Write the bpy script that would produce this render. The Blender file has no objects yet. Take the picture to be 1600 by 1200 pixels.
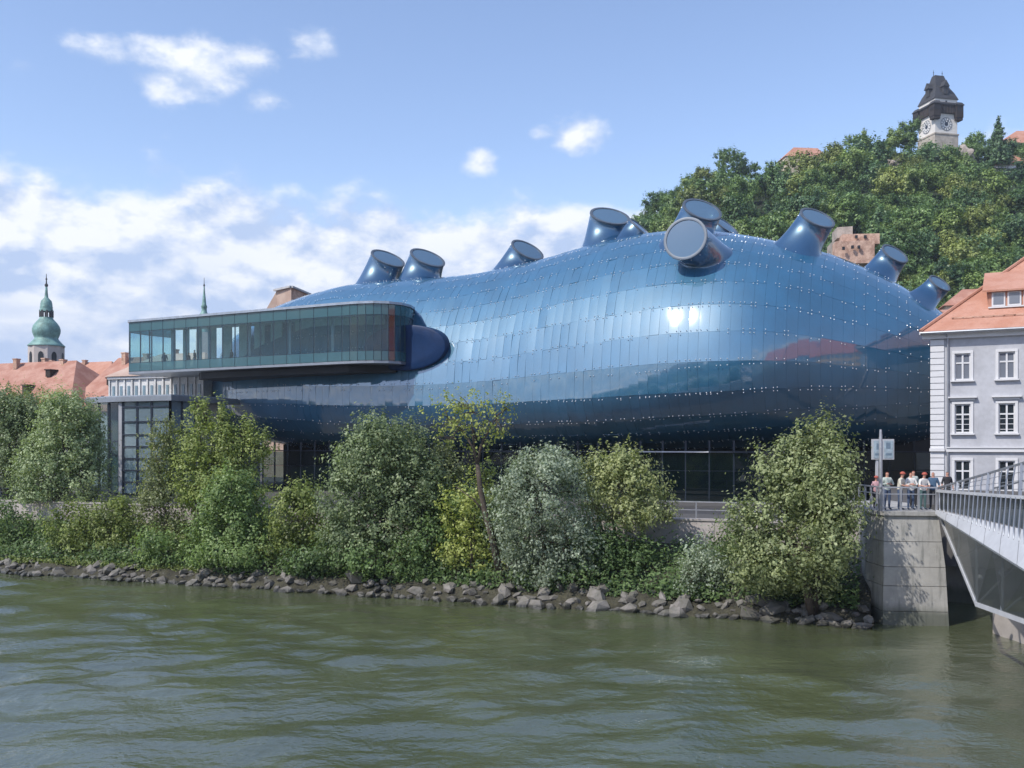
import bpy, bmesh, math, random
import numpy as np
from mathutils import Vector, Matrix

scene = bpy.context.scene
col = scene.collection
rng = np.random.default_rng(7)
R = random.Random(11)

# ------------------------------------------------------------------ camera
F = 1500.0            # focal length measured in photo pixels (1600 wide)
CX, HY, CZ = 800.0, 697.0, 8.0   # principal column, horizon row, eye height above the water
cam_d = bpy.data.cameras.new('camera')
cam = bpy.data.objects.new('camera', cam_d)
col.objects.link(cam)
cam.location = (0, 0, CZ)
cam.rotation_euler = (math.pi / 2, 0, 0)
cam_d.sensor_width = 36.0
cam_d.lens = 36.0 * F / 1600.0
cam_d.shift_y = (HY - 600.0) / 1600.0
cam_d.clip_start = 0.5
cam_d.clip_end = 5000.0
scene.camera = cam

# ------------------------------------------------------------------ light and exposure
SUN_TO = Vector((-0.55, -0.40, 0.735)).normalized()
sun_d = bpy.data.lights.new('sun', 'SUN')
sun_d.energy = 3.3
sun_d.angle = math.radians(0.53)
sun_d.color = (1.0, 0.945, 0.86)
sun = bpy.data.objects.new('sun', sun_d)
sun.rotation_euler = (-SUN_TO).to_track_quat('-Z', 'Y').to_euler()
sun.location = (-200, -150, 300)
col.objects.link(sun)
scene.view_settings.view_transform = 'Standard'
scene.view_settings.look = 'None'
scene.view_settings.exposure = 0.35
scene.view_settings.gamma = 1.0
scene.view_settings.use_curve_mapping = False
SKY_STRENGTH = 0.15

world = bpy.data.worlds.new('World')
scene.world = world
world.use_nodes = True
wt = world.node_tree
wt.nodes.clear()


class G:
    """small node-graph writer"""
    def __init__(self, tree):
        self.t = tree

    def new(self, typ, **kw):
        n = self.t.nodes.new(typ)
        for k, v in kw.items():
            setattr(n, k, v)
        return n

    def put(self, sock, v):
        if v is None:
            return
        if hasattr(v, 'is_output') or isinstance(v, bpy.types.NodeSocket):
            self.t.links.new(v, sock)
        else:
            sock.default_value = v

    def math(self, op, a, b=None, c=None, clamp=False):
        n = self.new('ShaderNodeMath', operation=op, use_clamp=clamp)
        self.put(n.inputs[0], a)
        self.put(n.inputs[1], b)
        self.put(n.inputs[2], c)
        return n.outputs[0]

    def vec(self, op, a, b=None, scale=None):
        n = self.new('ShaderNodeVectorMath', operation=op)
        self.put(n.inputs[0], a)
        self.put(n.inputs[1], b)
        if scale is not None:
            self.put(n.inputs['Scale'], scale)
        return n.outputs['Value'] if op in ('DOT_PRODUCT', 'LENGTH') else n.outputs[0]

    def noise(self, vec, scale, detail=4, rough=0.5, dist=0.0):
        n = self.new('ShaderNodeTexNoise')
        self.put(n.inputs['Vector'], vec)
        n.inputs['Scale'].default_value = scale
        n.inputs['Detail'].default_value = detail
        n.inputs['Roughness'].default_value = rough
        n.inputs['Distortion'].default_value = dist
        return n.outputs['Fac']

    def smooth(self, v, a, b, lo=0.0, hi=1.0):
        n = self.new('ShaderNodeMapRange', interpolation_type='SMOOTHSTEP')
        self.put(n.inputs['Value'], v)
        n.inputs['From Min'].default_value = a
        n.inputs['From Max'].default_value = b
        n.inputs['To Min'].default_value = lo
        n.inputs['To Max'].default_value = hi
        return n.outputs['Result']

    def mix(self, fac, a, b, blend='MIX'):
        n = self.new('ShaderNodeMix', data_type='RGBA', blend_type=blend)
        self.put(n.inputs[0], fac)
        self.put(n.inputs[6], a)
        self.put(n.inputs[7], b)
        return n.outputs[2]


def pix_dir(px, py):
    return Vector(((px - CX) / F, 1.0, -(py - HY) / F)).normalized()


def build_world():
    g = G(wt)
    out = g.new('ShaderNodeOutputWorld')
    bg = g.new('ShaderNodeBackground')
    bg.inputs['Strength'].default_value = SKY_STRENGTH
    sky = g.new('ShaderNodeTexSky', sky_type='NISHITA')
    sky.sun_disc = False
    sky.sun_elevation = math.asin(SUN_TO.z)
    sky.sun_rotation = math.atan2(SUN_TO.x, SUN_TO.y)
    sky.altitude = 350
    sky.air_density = 1.0
    sky.dust_density = 0.6
    sky.ozone_density = 2.2
    tc = g.new('ShaderNodeTexCoord')
    d = tc.outputs['Generated']
    sep = g.new('ShaderNodeSeparateXYZ')
    g.put(sep.inputs[0], d)
    el = sep.outputs['Z']
    v = g.vec('MULTIPLY', d, (1.0, 1.0, 1.7))
    n1 = g.noise(v, 11.0, 9, 0.56)
    nb = g.noise(g.vec('ADD', v, (-0.010, 0.0, 0.025)), 11.0, 6, 0.54)
    n2 = g.noise(d, 3.2, 3, 0.5)
    streak = g.noise(g.vec('MULTIPLY', d, (1.0, 1.0, 5.0)), 5.5, 6, 0.55)
    # a bank of cumulus low over the whole horizon
    top = g.math('ADD', 0.258, g.math('MULTIPLY', g.math('SUBTRACT', n2, 0.5), 0.11))
    rise = g.math('SUBTRACT', top, el)
    up = g.math('MINIMUM', g.math('MULTIPLY', rise, 7.0), 0.46)
    band = g.math('ADD', n1, up)
    lowd = g.math('MAXIMUM', g.math('SUBTRACT', 0.185, el), 0.0)
    band = g.math('SUBTRACT', band, g.math('MULTIPLY', g.math('MULTIPLY', lowd, 1.8), g.math('SUBTRACT', 1.30, streak)))
    dens = band
    # single puffs of cloud high over the river: direction, half sizes, weight
    puffs = [(312, 104, 120, 66, .46), (250, 122, 60, 30, .24), (420, 158, 60, 28, .34), (143, 86, 56, 36, .25), (45, 107, 45, 18, .22),
             (505, 70, 50, 40, .25), (900, 216, 44, 30, .19), (750, 251, 28, 20, .165), (845, 210, 26, 14, .16), (985, 330, 60, 16, .12), (40, 285, 100, 18, .26)]
    for px, py, rx, ry, w in puffs:
        c = pix_dir(px, py)
        r = c.cross(Vector((0, 0, 1))).normalized()
        u = r.cross(c)
        a = g.vec('DOT_PRODUCT', d, tuple(r * (F / rx)))
        b = g.vec('DOT_PRODUCT', d, tuple(u * (F / ry)))
        r2 = g.math('ADD', g.math('MULTIPLY', a, a), g.math('MULTIPLY', b, b))
        m = g.math('MAXIMUM', g.math('SUBTRACT', 0.75, g.math('POWER', r2, 0.6)), -1.5)
        front = g.math('GREATER_THAN', g.vec('DOT_PRODUCT', d, tuple(c)), 0.5)
        m = g.math('SUBTRACT', g.math('MULTIPLY', m, w), g.math('MULTIPLY', g.math('SUBTRACT', 1.0, front), 2.0))
        dens = g.math('MAXIMUM', dens, g.math('ADD', n1, m))
    alpha = g.smooth(dens, 0.50, 0.76)
    relief = g.math('ADD', 0.60, g.math('MULTIPLY', g.math('SUBTRACT', n1, nb), 6.0), clamp=True)
    under = g.smooth(streak, 0.40, 0.62, 0.42, 1.0)
    low_f = g.smooth(el, 0.10, 0.235)
    under = g.math('ADD', g.math('MULTIPLY', under, g.math('SUBTRACT', 1.0, low_f)), low_f)
    k = 1.0 / SKY_STRENGTH
    cc = g.mix(g.math('MULTIPLY', relief, under), (0.42 * k, 0.53 * k, 0.75 * k, 1), (0.80 * k, 0.83 * k, 0.89 * k, 1))
    base = g.mix(1.0, sky.outputs[0], (SKY_TINT[0], SKY_TINT[1], SKY_TINT[2], 1), 'MULTIPLY')
    # thin veil towards the horizon
    veil = g.smooth(el, 0.0, 0.30, 0.55, 0.0)
    base = g.mix(veil, base, (0.58 * k, 0.70 * k, 0.90 * k, 1))
    fin = g.mix(alpha, base, cc)
    g.put(bg.inputs['Color'], fin)
    wt.links.new(bg.outputs[0], out.inputs[0])


SKY_TINT = (1.32, 1.22, 1.22)
build_world()

# ------------------------------------------------------------------ places
W0 = np.array([0.0, 48.3])          # where the far water line crosses the view axis
E1 = np.array([0.934, -0.357])      # along the bank, to the right
E2 = np.array([0.357, 0.934])       # away from the river


def P(px, py, D):
    return Vector(((px - CX) / F * D, D, CZ - (py - HY) * D / F))


def ST(s, t, z=0.0):
    q = W0 + s * E1 + t * E2
    return Vector((q[0], q[1], z))


def s_at(px, t):
    k = (px - CX) / F
    return (k * (W0[1] + t * E2[1]) - W0[0] - t * E2[0]) / (E1[0] - k * E1[1])


def place(px, t, z=0.0):
    return ST(s_at(px, t), t, z)


def proj(p):
    return (CX + p[0] / p[1] * F, HY - (p[2] - CZ) / p[1] * F)


# ------------------------------------------------------------------ mesh writing
class MB:
    def __init__(self):
        self.v, self.f, self.m = [], [], []

    def add(self, verts, faces, mi=0):
        o = len(self.v)
        self.v.extend([tuple(p) for p in verts])
        self.f.extend([tuple(i + o for i in f) for f in faces])
        self.m.extend([mi] * len(faces))

    def box(self, c, size, ax=None, mi=0, taper=1.0):
        """box by centre, full sizes and axes (3 unit vectors)"""
        ax = ax or (Vector((1, 0, 0)), Vector((0, 1, 0)), Vector((0, 0, 1)))
        c = Vector(c)
        vs = []
        for k in (-1, 1):
            tp = taper if k == 1 else 1.0
            for i, j in ((-1, -1), (1, -1), (1, 1), (-1, 1)):
                vs.append(c + ax[0] * (i * size[0] / 2 * tp) + ax[1] * (j * size[1] / 2 * tp) + ax[2] * (k * size[2] / 2))
        self.add(vs, [(3, 2, 1, 0), (4, 5, 6, 7), (0, 1, 5, 4), (1, 2, 6, 5), (2, 3, 7, 6), (3, 0, 4, 7)], mi)

    def bar(self, a, b, w, h=None, mi=0, up=(0, 0, 1)):
        a, b = Vector(a), Vector(b)
        h = h or w
        d = (b - a)
        L = d.length
        if L < 1e-6:
            return
        d.normalize()
        up = Vector(up)
        if abs(d.dot(up)) > 0.98:
            up = Vector((1, 0, 0))
        x = d.cross(up).normalized()
        y = x.cross(d)
        self.box((a + b) / 2, (w, L, h), (x, d, y), mi)

    def tube(self, pts, radii, n=8, mi=0, caps=True):
        pts = [Vector(p) for p in pts]
        vs, fs = [], []
        prev = None
        for i, p in enumerate(pts):
            d = (pts[min(i + 1, len(pts) - 1)] - pts[max(i - 1, 0)])
            if d.length < 1e-9:
                d = Vector((0, 0, 1))
            d.normalize()
            if prev is None:
                x = d.cross(Vector((0.31, 0.95, 0.05)))
                if x.length < 1e-3:
                    x = d.cross(Vector((1, 0, 0)))
            else:
                x = prev - d * prev.dot(d)
            x.normalize()
            prev = x
            y = d.cross(x)
            r = radii[i] if hasattr(radii, '__len__') else radii
            for k in range(n):
                a = 2 * math.pi * k / n
                vs.append(p + x * (r * math.cos(a)) + y * (r * math.sin(a)))
        for i in range(len(pts) - 1):
            for k in range(n):
                fs.append((i * n + k, i * n + (k + 1) % n, (i + 1) * n + (k + 1) % n, (i + 1) * n + k))
        if caps:
            fs.append(tuple(reversed(range(n))))
            fs.append(tuple((len(pts) - 1) * n + k for k in range(n)))
        self.add(vs, fs, mi)

    def lathe(self, c, prof, n=16, mi=0, rot=0.0, ax=None):
        c = Vector(c)
        ax = ax or (Vector((1, 0, 0)), Vector((0, 1, 0)), Vector((0, 0, 1)))
        vs, fs = [], []
        for r, z in prof:
            for k in range(n):
                a = 2 * math.pi * k / n + rot
                vs.append(c + ax[0] * (r * math.cos(a)) + ax[1] * (r * math.sin(a)) + ax[2] * z)
        for i in range(len(prof) - 1):
            for k in range(n):
                fs.append((i * n + k, i * n + (k + 1) % n, (i + 1) * n + (k + 1) % n, (i + 1) * n + k))
        fs.append(tuple(reversed(range(n))))
        fs.append(tuple((len(prof) - 1) * n + k for k in range(n)))
        self.add(vs, fs, mi)

    def prism(self, poly, z0, z1, mi=0):
        """vertical prism over a counter-clockwise plan polygon"""
        n = len(poly)
        vs = [(p[0], p[1], z0) for p in poly] + [(p[0], p[1], z1) for p in poly]
        fs = [tuple(reversed(range(n))), tuple(range(n, 2 * n))]
        for i in range(n):
            j = (i + 1) % n
            fs.append((i, j, n + j, n + i))
        self.add(vs, fs, mi)

    def mesh(self, name, mats, smooth=False):
        me = bpy.data.meshes.new(name)
        me.from_pydata(self.v, [], self.f)
        for m in (mats if isinstance(mats, (list, tuple)) else [mats]):
            me.materials.append(m)
        if len(me.materials) > 1:
            me.polygons.foreach_set('material_index', self.m)
        if smooth is True:
            me.polygons.foreach_set('use_smooth', [True] * len(self.f))
        elif smooth:
            me.polygons.foreach_set('use_smooth', [True] * len(self.f))
            me.set_sharp_from_angle(angle=math.radians(smooth))
        me.update()
        return me

    def build(self, name, mats, parent=None, smooth=False):
        o = bpy.data.objects.new(name, self.mesh(name, mats, smooth))
        link(o, parent)
        return o


def link(o, parent=None):
    col.objects.link(o)
    if parent is not None:
        o.parent = parent
        o.matrix_parent_inverse = Matrix.Translation(-world_of(parent))


def world_of(o):
    # meshes are written in world coordinates, so only the Empties at the root carry an offset
    return Vector(o.location) if o.type == 'EMPTY' else Vector((0, 0, 0))


def tag(o, label=None, cat=None, group=None, kind=None):
    if label:
        o['label'] = label
    if cat:
        o['category'] = cat
    if group:
        o['group'] = group
    if kind:
        o['kind'] = kind
    return o


def thing(name, loc, label, cat, group=None):
    o = bpy.data.objects.new(name, None)
    o.empty_display_size = 0.3
    o.location = loc
    col.objects.link(o)
    return tag(o, label, cat, group)


def np_mesh(name, verts, nv, mat, attrs=None, smooth=False):
    """fast mesh of loose n-gons: verts (k*nv, 3)"""
    k = len(verts) // nv
    me = bpy.data.meshes.new(name)
    me.vertices.add(len(verts))
    me.vertices.foreach_set('co', np.ascontiguousarray(verts, dtype=np.float32).ravel())
    me.loops.add(len(verts))
    me.loops.foreach_set('vertex_index', np.arange(len(verts), dtype=np.int32))
    me.polygons.add(k)
    me.polygons.foreach_set('loop_start', np.arange(0, len(verts), nv, dtype=np.int32))
    for an, av in (attrs or {}).items():
        at = me.attributes.new(an, 'FLOAT', 'POINT')
        at.data.foreach_set('value', np.ascontiguousarray(av, dtype=np.float32))
    me.materials.append(mat)
    me.update(calc_edges=True)
    return me


def grid_mesh(name, pts, mat, smooth=True):
    """pts (a, b, 3) -> quad grid"""
    a, b = pts.shape[:2]
    idx = np.arange(a * b).reshape(a, b)
    q = np.stack([idx[:-1, :-1], idx[1:, :-1], idx[1:, 1:], idx[:-1, 1:]], -1).reshape(-1, 4)
    me = bpy.data.meshes.new(name)
    me.vertices.add(a * b)
    me.vertices.foreach_set('co', pts.astype(np.float32).ravel())
    me.loops.add(q.size)
    me.loops.foreach_set('vertex_index', q.astype(np.int32).ravel())
    me.polygons.add(len(q))
    me.polygons.foreach_set('loop_start', np.arange(0, q.size, 4, dtype=np.int32))
    me.polygons.foreach_set('use_smooth', np.ones(len(q), dtype=bool))
    me.materials.append(mat)
    me.update(calc_edges=True)
    return me


# ------------------------------------------------------------------ materials
def new_mat(name):
    m = bpy.data.materials.new(name)
    m.use_nodes = True
    m.node_tree.nodes.clear()
    g = G(m.node_tree)
    out = g.new('ShaderNodeOutputMaterial')
    return m, g, out


def pbr(name, c, rough=0.6, metal=0.0, var=0.18, scale=1.5, bump=0.0, bscale=20.0, spec=0.5, c2=None, coat=0.0, dist=0.02):
    """principled surface whose colour is broken up by two noises"""
    m, g, out = new_mat(name)
    b = g.new('ShaderNodeBsdfPrincipled')
    geo = g.new('ShaderNodeNewGeometry')
    pos = geo.outputs['Position']
    n = g.math('ADD', g.math('MULTIPLY', g.noise(pos, scale, 6, 0.6), 0.6), g.math('MULTIPLY', g.noise(pos, scale * 7, 4, 0.6), 0.4))
    lo = tuple(x * (1 - var) for x in c) + (1,)
    hi = tuple(min(1, x * (1 + var)) for x in (c2 or c)) + (1,)
    g.put(b.inputs['Base Color'], g.mix(g.smooth(n, 0.32, 0.68), lo, hi))
    g.put(b.inputs['Roughness'], g.smooth(n, 0.2, 0.8, max(0.02, rough * 0.85), min(1, rough * 1.12)))
    b.inputs['Metallic'].default_value = metal
    b.inputs['Specular IOR Level'].default_value = spec
    b.inputs['Coat Weight'].default_value = coat
    if bump:
        bn = g.new('ShaderNodeBump')
        bn.inputs['Strength'].default_value = bump
        bn.inputs['Distance'].default_value = dist
        g.put(bn.inputs['Height'], g.noise(pos, bscale, 5, 0.65))
        g.put(b.inputs['Normal'], bn.outputs[0])
    m.node_tree.links.new(b.outputs[0], out.inputs[0])
    return m


def leaf_mat(name, dark, light, trans=0.34):
    m, g, out = new_mat(name)
    at = g.new('ShaderNodeAttribute', attribute_name='tint')
    oi = g.new('ShaderNodeObjectInfo')
    f = g.math('ADD', at.outputs['Fac'], g.math('MULTIPLY', g.math('SUBTRACT', oi.outputs['Random'], 0.5), 0.55), clamp=True)
    c = g.mix(f, dark + (1,), light + (1,))
    b = g.new('ShaderNodeBsdfPrincipled')
    g.put(b.inputs['Base Color'], c)
    b.inputs['Roughness'].default_value = 0.45
    b.inputs['Specular IOR Level'].default_value = 0.35
    tr = g.new('ShaderNodeBsdfTranslucent')
    g.put(tr.inputs['Color'], g.mix(1.0, c, (1.25, 1.35, 0.7, 1), 'MULTIPLY'))
    mx = g.new('ShaderNodeMixShader')
    mx.inputs[0].default_value = trans
    m.node_tree.links.new(b.outputs[0], mx.inputs[1])
    m.node_tree.links.new(tr.outputs[0], mx.inputs[2])
    m.node_tree.links.new(mx.outputs[0], out.inputs[0])
    return m


def glass_mat(name, tint, refl=1.5, rough=0.02, clear=0.8, body=(0.02, 0.03, 0.03)):
    """thin pane: fresnel mirror over a tinted see-through sheet with a little body of its own"""
    m, g, out = new_mat(name)
    fr = g.new('ShaderNodeFresnel')
    fr.inputs['IOR'].default_value = refl
    gl = g.new('ShaderNodeBsdfGlossy')
    gl.inputs['Roughness'].default_value = rough
    tr = g.new('ShaderNodeBsdfTransparent')
    tr.inputs['Color'].default_value = tint + (1,)
    df = g.new('ShaderNodeBsdfDiffuse')
    df.inputs['Color'].default_value = body + (1,)
    m1 = g.new('ShaderNodeMixShader')
    m1.inputs[0].default_value = clear
    m.node_tree.links.new(df.outputs[0], m1.inputs[1])
    m.node_tree.links.new(tr.outputs[0], m1.inputs[2])
    m2 = g.new('ShaderNodeMixShader')
    m.node_tree.links.new(fr.outputs[0], m2.inputs[0])
    m.node_tree.links.new(m1.outputs[0], m2.inputs[1])
    m.node_tree.links.new(gl.outputs[0], m2.inputs[2])
    # the far face of the sheet only lets the light out again
    geo = g.new('ShaderNodeNewGeometry')
    t2 = g.new('ShaderNodeBsdfTransparent')
    m3 = g.new('ShaderNodeMixShader')
    m.node_tree.links.new(geo.outputs['Backfacing'], m3.inputs[0])
    m.node_tree.links.new(m2.outputs[0], m3.inputs[1])
    m.node_tree.links.new(t2.outputs[0], m3.inputs[2])
    m.node_tree.links.new(m3.outputs[0], out.inputs[0])
    return m


def skin_mat(name, base, metal=0.55, rough=0.34, coat_ior=1.75):
    m, g, out = new_mat(name)
    b = g.new('ShaderNodeBsdfPrincipled')
    geo = g.new('ShaderNodeNewGeometry')
    pos = geo.outputs['Position']
    n = g.noise(pos, 0.5, 5, 0.55)
    g.put(b.inputs['Base Color'], g.mix(g.smooth(n, 0.3, 0.7), tuple(x * 0.86 for x in base) + (1,), tuple(x * 1.1 for x in base) + (1,)))
    b.inputs['Metallic'].default_value = metal
    b.inputs['Roughness'].default_value = rough
    b.inputs['IOR'].default_value = 2.0
    b.inputs['Specular Tint'].default_value = (0.56, 0.86, 1.0, 1)
    b.inputs['Coat Weight'].default_value = 1.0
    b.inputs['Coat Roughness'].default_value = 0.06
    b.inputs['Coat IOR'].default_value = coat_ior
    bn = g.new('ShaderNodeBump')
    bn.inputs['Strength'].default_value = 0.05
    bn.inputs['Distance'].default_value = 0.05
    g.put(bn.inputs['Height'], g.noise(pos, 1.3, 3, 0.5))
    g.put(b.inputs['Normal'], bn.outputs[0])
    g.put(b.inputs['Coat Normal'], bn.outputs[0])
    m.node_tree.links.new(b.outputs[0], out.inputs[0])
    return m


def tile_mat(name, c, c2, row=0.32, grey=0.35):
    """clay roof: tile rows as fine relief, weathered colour"""
    m, g, out = new_mat(name)
    b = g.new('ShaderNodeBsdfPrincipled')
    geo = g.new('ShaderNodeNewGeometry')
    pos = geo.outputs['Position']
    n = g.noise(pos, 0.5, 6, 0.65)
    n2 = g.noise(pos, 6.0, 4, 0.7)
    cc = g.mix(g.smooth(n, 0.35, 0.65), c + (1,), c2 + (1,))
    cc = g.mix(g.smooth(n2, 0.50, 0.72, 0.0, grey), cc, tuple(x * 0.6 for x in c) + (1,))
    g.put(b.inputs['Base Color'], cc)
    b.inputs['Roughness'].default_value = 0.85
    w = g.new('ShaderNodeTexWave', wave_type='BANDS', bands_direction='Z', wave_profile='SAW')
    g.put(w.inputs['Vector'], pos)
    w.inputs['Scale'].default_value = 1.0 / row / 3.2
    w.inputs['Distortion'].default_value = 0.6
    w.inputs['Detail Scale'].default_value = 3
    bn = g.new('ShaderNodeBump')
    bn.inputs['Strength'].default_value = 0.7
    bn.inputs['Distance'].default_value = 0.05
    g.put(bn.inputs['Height'], g.math('ADD', w.outputs['Fac'], g.math('MULTIPLY', n2, 0.8)))
    g.put(b.inputs['Normal'], bn.outputs[0])
    m.node_tree.links.new(b.outputs[0], out.inputs[0])
    return m


M = {}
M['skin'] = skin_mat('blue acrylic skin', (0.008, 0.090, 0.185), 0.0, 0.54, 2.25)
M['shell'] = pbr('dark shell under skin', (0.012, 0.03, 0.07), 0.5)
M['nozzle'] = skin_mat('blue nozzle skin', (0.007, 0.045, 0.115), 0.0, 0.36, 1.8)
M['socket'] = pbr('deep blue socket', (0.004, 0.025, 0.085), 0.5, 0.0, coat=0.0, spec=0.2)
M['fixing'] = pbr('bright metal fixing', (0.62, 0.66, 0.70), 0.35, 0.2)
M['steel'] = pbr('grey steel', (0.30, 0.32, 0.35), 0.42, 0.6, var=0.1)
M['rail'] = pbr('galvanised rail', (0.42, 0.43, 0.46), 0.45, 0.5, var=0.12)
M['rim'] = pbr('nozzle rim', (0.10, 0.125, 0.16), 0.5, 0.2)
M['dark_steel'] = pbr('dark steel', (0.035, 0.045, 0.065), 0.4, 0.3)
M['roof_sheet'] = pbr('grey roof sheet', (0.36, 0.40, 0.45), 0.35, 0.4)
M['black'] = pbr('black underside', (0.012, 0.014, 0.018), 0.6)
M['nozzle_glass'] = glass_mat('nozzle glass', (0.25, 0.35, 0.45), 1.9, 0.04, 0.12, (0.10, 0.18, 0.27))
M['needle_glass'] = glass_mat('gallery glass', (0.60, 0.82, 0.86), 1.75, 0.015, 0.90, (0.06, 0.18, 0.19))
M['needle_band'] = glass_mat('gallery band glass', (0.20, 0.40, 0.44), 1.9, 0.03, 0.35, (0.045, 0.145, 0.165))
M['base_glass'] = glass_mat('lobby glass', (0.32, 0.45, 0.44), 1.7, 0.015, 0.85, (0.01, 0.03, 0.035))
M['tower_glass'] = glass_mat('stair glass', (0.45, 0.60, 0.68), 1.7, 0.02, 0.55, (0.30, 0.40, 0.46))
M['window_glass'] = glass_mat('window glass', (0.10, 0.12, 0.13), 1.8, 0.02, 0.4, (0.03, 0.04, 0.05))
M['curtain_glass'] = glass_mat('window glass with curtain', (0.10, 0.12, 0.13), 1.8, 0.02, 0.2, (0.20, 0.225, 0.27))
M['interior'] = pbr('gallery interior', (0.46, 0.54, 0.54), 0.7)
M['interior_floor'] = pbr('gallery floor', (0.30, 0.32, 0.32), 0.5)
M['soffit_reflection'] = pbr('pale soffit', (0.55, 0.56, 0.60), 0.6)  # reflected light of the lobby ceiling, put into a pale colour
M['stucco'] = pbr('grey blue stucco', (0.425, 0.432, 0.46), 0.85, var=0.13, scale=0.45, bump=0.15, bscale=30)
M['trim'] = pbr('white trim', (0.62, 0.62, 0.63), 0.7, var=0.05)
M['tile'] = tile_mat('clay roof tile', (0.44, 0.205, 0.135), (0.51, 0.275, 0.20))
M['tile_old'] = tile_mat('old clay roof tile', (0.36, 0.165, 0.115), (0.47, 0.265, 0.20))
M['tile_beige'] = tile_mat('beige roof', (0.42, 0.30, 0.24), (0.50, 0.38, 0.31))
M['white_wall'] = pbr('white wall', (0.58, 0.58, 0.58), 0.85, var=0.22, scale=0.9)
M['cream'] = pbr('cream wall', (0.60, 0.50, 0.38), 0.85, var=0.12)
M['ochre'] = pbr('ochre wall', (0.80, 0.47, 0.10), 0.85, var=0.1)
M['blue_grey'] = pbr('blue grey wall', (0.40, 0.45, 0.50), 0.85, var=0.12)
M['tile_mirror'] = tile_mat('red clay tile', (0.62, 0.15, 0.06), (0.66, 0.20, 0.09))
M['grey_wall'] = pbr('grey wall', (0.42, 0.42, 0.42), 0.85, var=0.12)
M['brick'] = pbr('old brick wall', (0.42, 0.23, 0.16), 0.9, var=0.3, scale=0.8, c2=(0.52, 0.36, 0.27), bump=0.4, bscale=4)
M['rock'] = pbr('pale rock', (0.34, 0.29, 0.25), 0.95, var=0.35, scale=0.3, bump=0.6, bscale=1.5)
M['copper'] = pbr('green copper', (0.17, 0.30, 0.27), 0.6, 0.1, var=0.45, scale=0.6)
M['dark_wood'] = pbr('dark wood', (0.030, 0.022, 0.019), 0.85, var=0.3)
M['slate'] = pbr('dark slate', (0.042, 0.043, 0.048), 0.75, var=0.35, scale=0.8, bump=0.3, bscale=3)
M['tower_white'] = pbr('tower plaster', (0.66, 0.63, 0.58), 0.85, var=0.10, scale=0.3)
M['tower_stone'] = pbr('tower stone', (0.42, 0.37, 0.31), 0.9, var=0.25, scale=0.6)
M['church_wall'] = pbr('church wall', (0.50, 0.44, 0.40), 0.9, var=0.12, scale=0.3)
M['dial'] = pbr('white dial', (0.70, 0.69, 0.66), 0.6)
M['gold'] = pbr('gilded ball', (0.35, 0.25, 0.08), 0.35, 0.8)
M['bark'] = pbr('bark', (0.075, 0.058, 0.045), 0.9, var=0.4, scale=4, bump=0.6, bscale=25)
M['stone'] = pbr('river stone', (0.110, 0.098, 0.088), 0.8, var=0.6, scale=1.3, c2=(0.215, 0.19, 0.17), bump=0.7, bscale=9, dist=0.05)
M['soil'] = pbr('bank soil', (0.035, 0.032, 0.022), 0.95, var=0.5, scale=1.2, bump=1.0, bscale=6, c2=(0.055, 0.052, 0.032), dist=0.15)
M['paving'] = pbr('pale paving', (0.36, 0.33, 0.31), 0.85, var=0.12)
M['dark_paving'] = pbr('dark paving', (0.085, 0.082, 0.08), 0.9, var=0.2)
M['asphalt'] = pbr('asphalt', (0.052, 0.052, 0.055), 0.9, var=0.2, bump=0.2, bscale=60)
M['quay'] = pbr('quay wall', (0.40, 0.36, 0.34), 0.85, var=0.2, scale=1.0, bump=0.3, bscale=12)
M['hill'] = pbr('wooded hillside soil', (0.022, 0.032, 0.014), 0.95, var=0.4, scale=0.1)
M['white_steel'] = pbr('pale painted steel', (0.47, 0.48, 0.50), 0.45, 0.0, var=0.10, scale=0.7)
M['mesh_panel'] = glass_mat('tinted wind screen', (0.35, 0.38, 0.36), 1.25, 0.15, 0.35, (0.085, 0.095, 0.095))
M['skin_tone'] = pbr('skin tone', (0.50, 0.27, 0.20), 0.55)
M['red_cap'] = pbr('red cap', (0.40, 0.09, 0.06), 0.7)
M['red_hair'] = pbr('reddish hair', (0.26, 0.09, 0.05), 0.7)


def concrete_mat():
    m, g, out = new_mat('board marked concrete')
    b = g.new('ShaderNodeBsdfPrincipled')
    geo = g.new('ShaderNodeNewGeometry')
    pos = geo.outputs['Position']
    sep = g.new('ShaderNodeSeparateXYZ')
    g.put(sep.inputs[0], pos)
    n = g.noise(pos, 0.7, 7, 0.65)
    drip = g.noise(g.vec('MULTIPLY', pos, (3.0, 3.0, 0.25)), 1.6, 5, 0.6)
    c = g.mix(g.smooth(n, 0.3, 0.7), (0.30, 0.295, 0.28, 1), (0.42, 0.41, 0.385, 1))
    c = g.mix(g.smooth(drip, 0.47, 0.72, 0.0, 0.7), c, (0.15, 0.155, 0.145, 1))
    fleck = g.noise(pos, 2.6, 6, 0.7)
    c = g.mix(g.smooth(fleck, 0.56, 0.70, 0.0, 0.5), c, (0.50, 0.49, 0.46, 1))
    wet = g.smooth(g.math('ADD', sep.outputs['Z'], g.math('MULTIPLY', g.math('SUBTRACT', n, 0.5), 0.5)), 0.45, 1.05, 0.8, 0.0)
    c = g.mix(wet, c, (0.060, 0.072, 0.050, 1))
    g.put(b.inputs['Base Color'], c)
    b.inputs['Roughness'].default_value = 0.85
    bn = g.new('ShaderNodeBump')
    bn.inputs['Strength'].default_value = 0.4
    bn.inputs['Distance'].default_value = 0.02
    g.put(bn.inputs['Height'], g.noise(pos, 8.0, 6, 0.7))
    g.put(b.inputs['Normal'], bn.outputs[0])
    m.node_tree.links.new(b.outputs[0], out.inputs[0])
    return m


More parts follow.
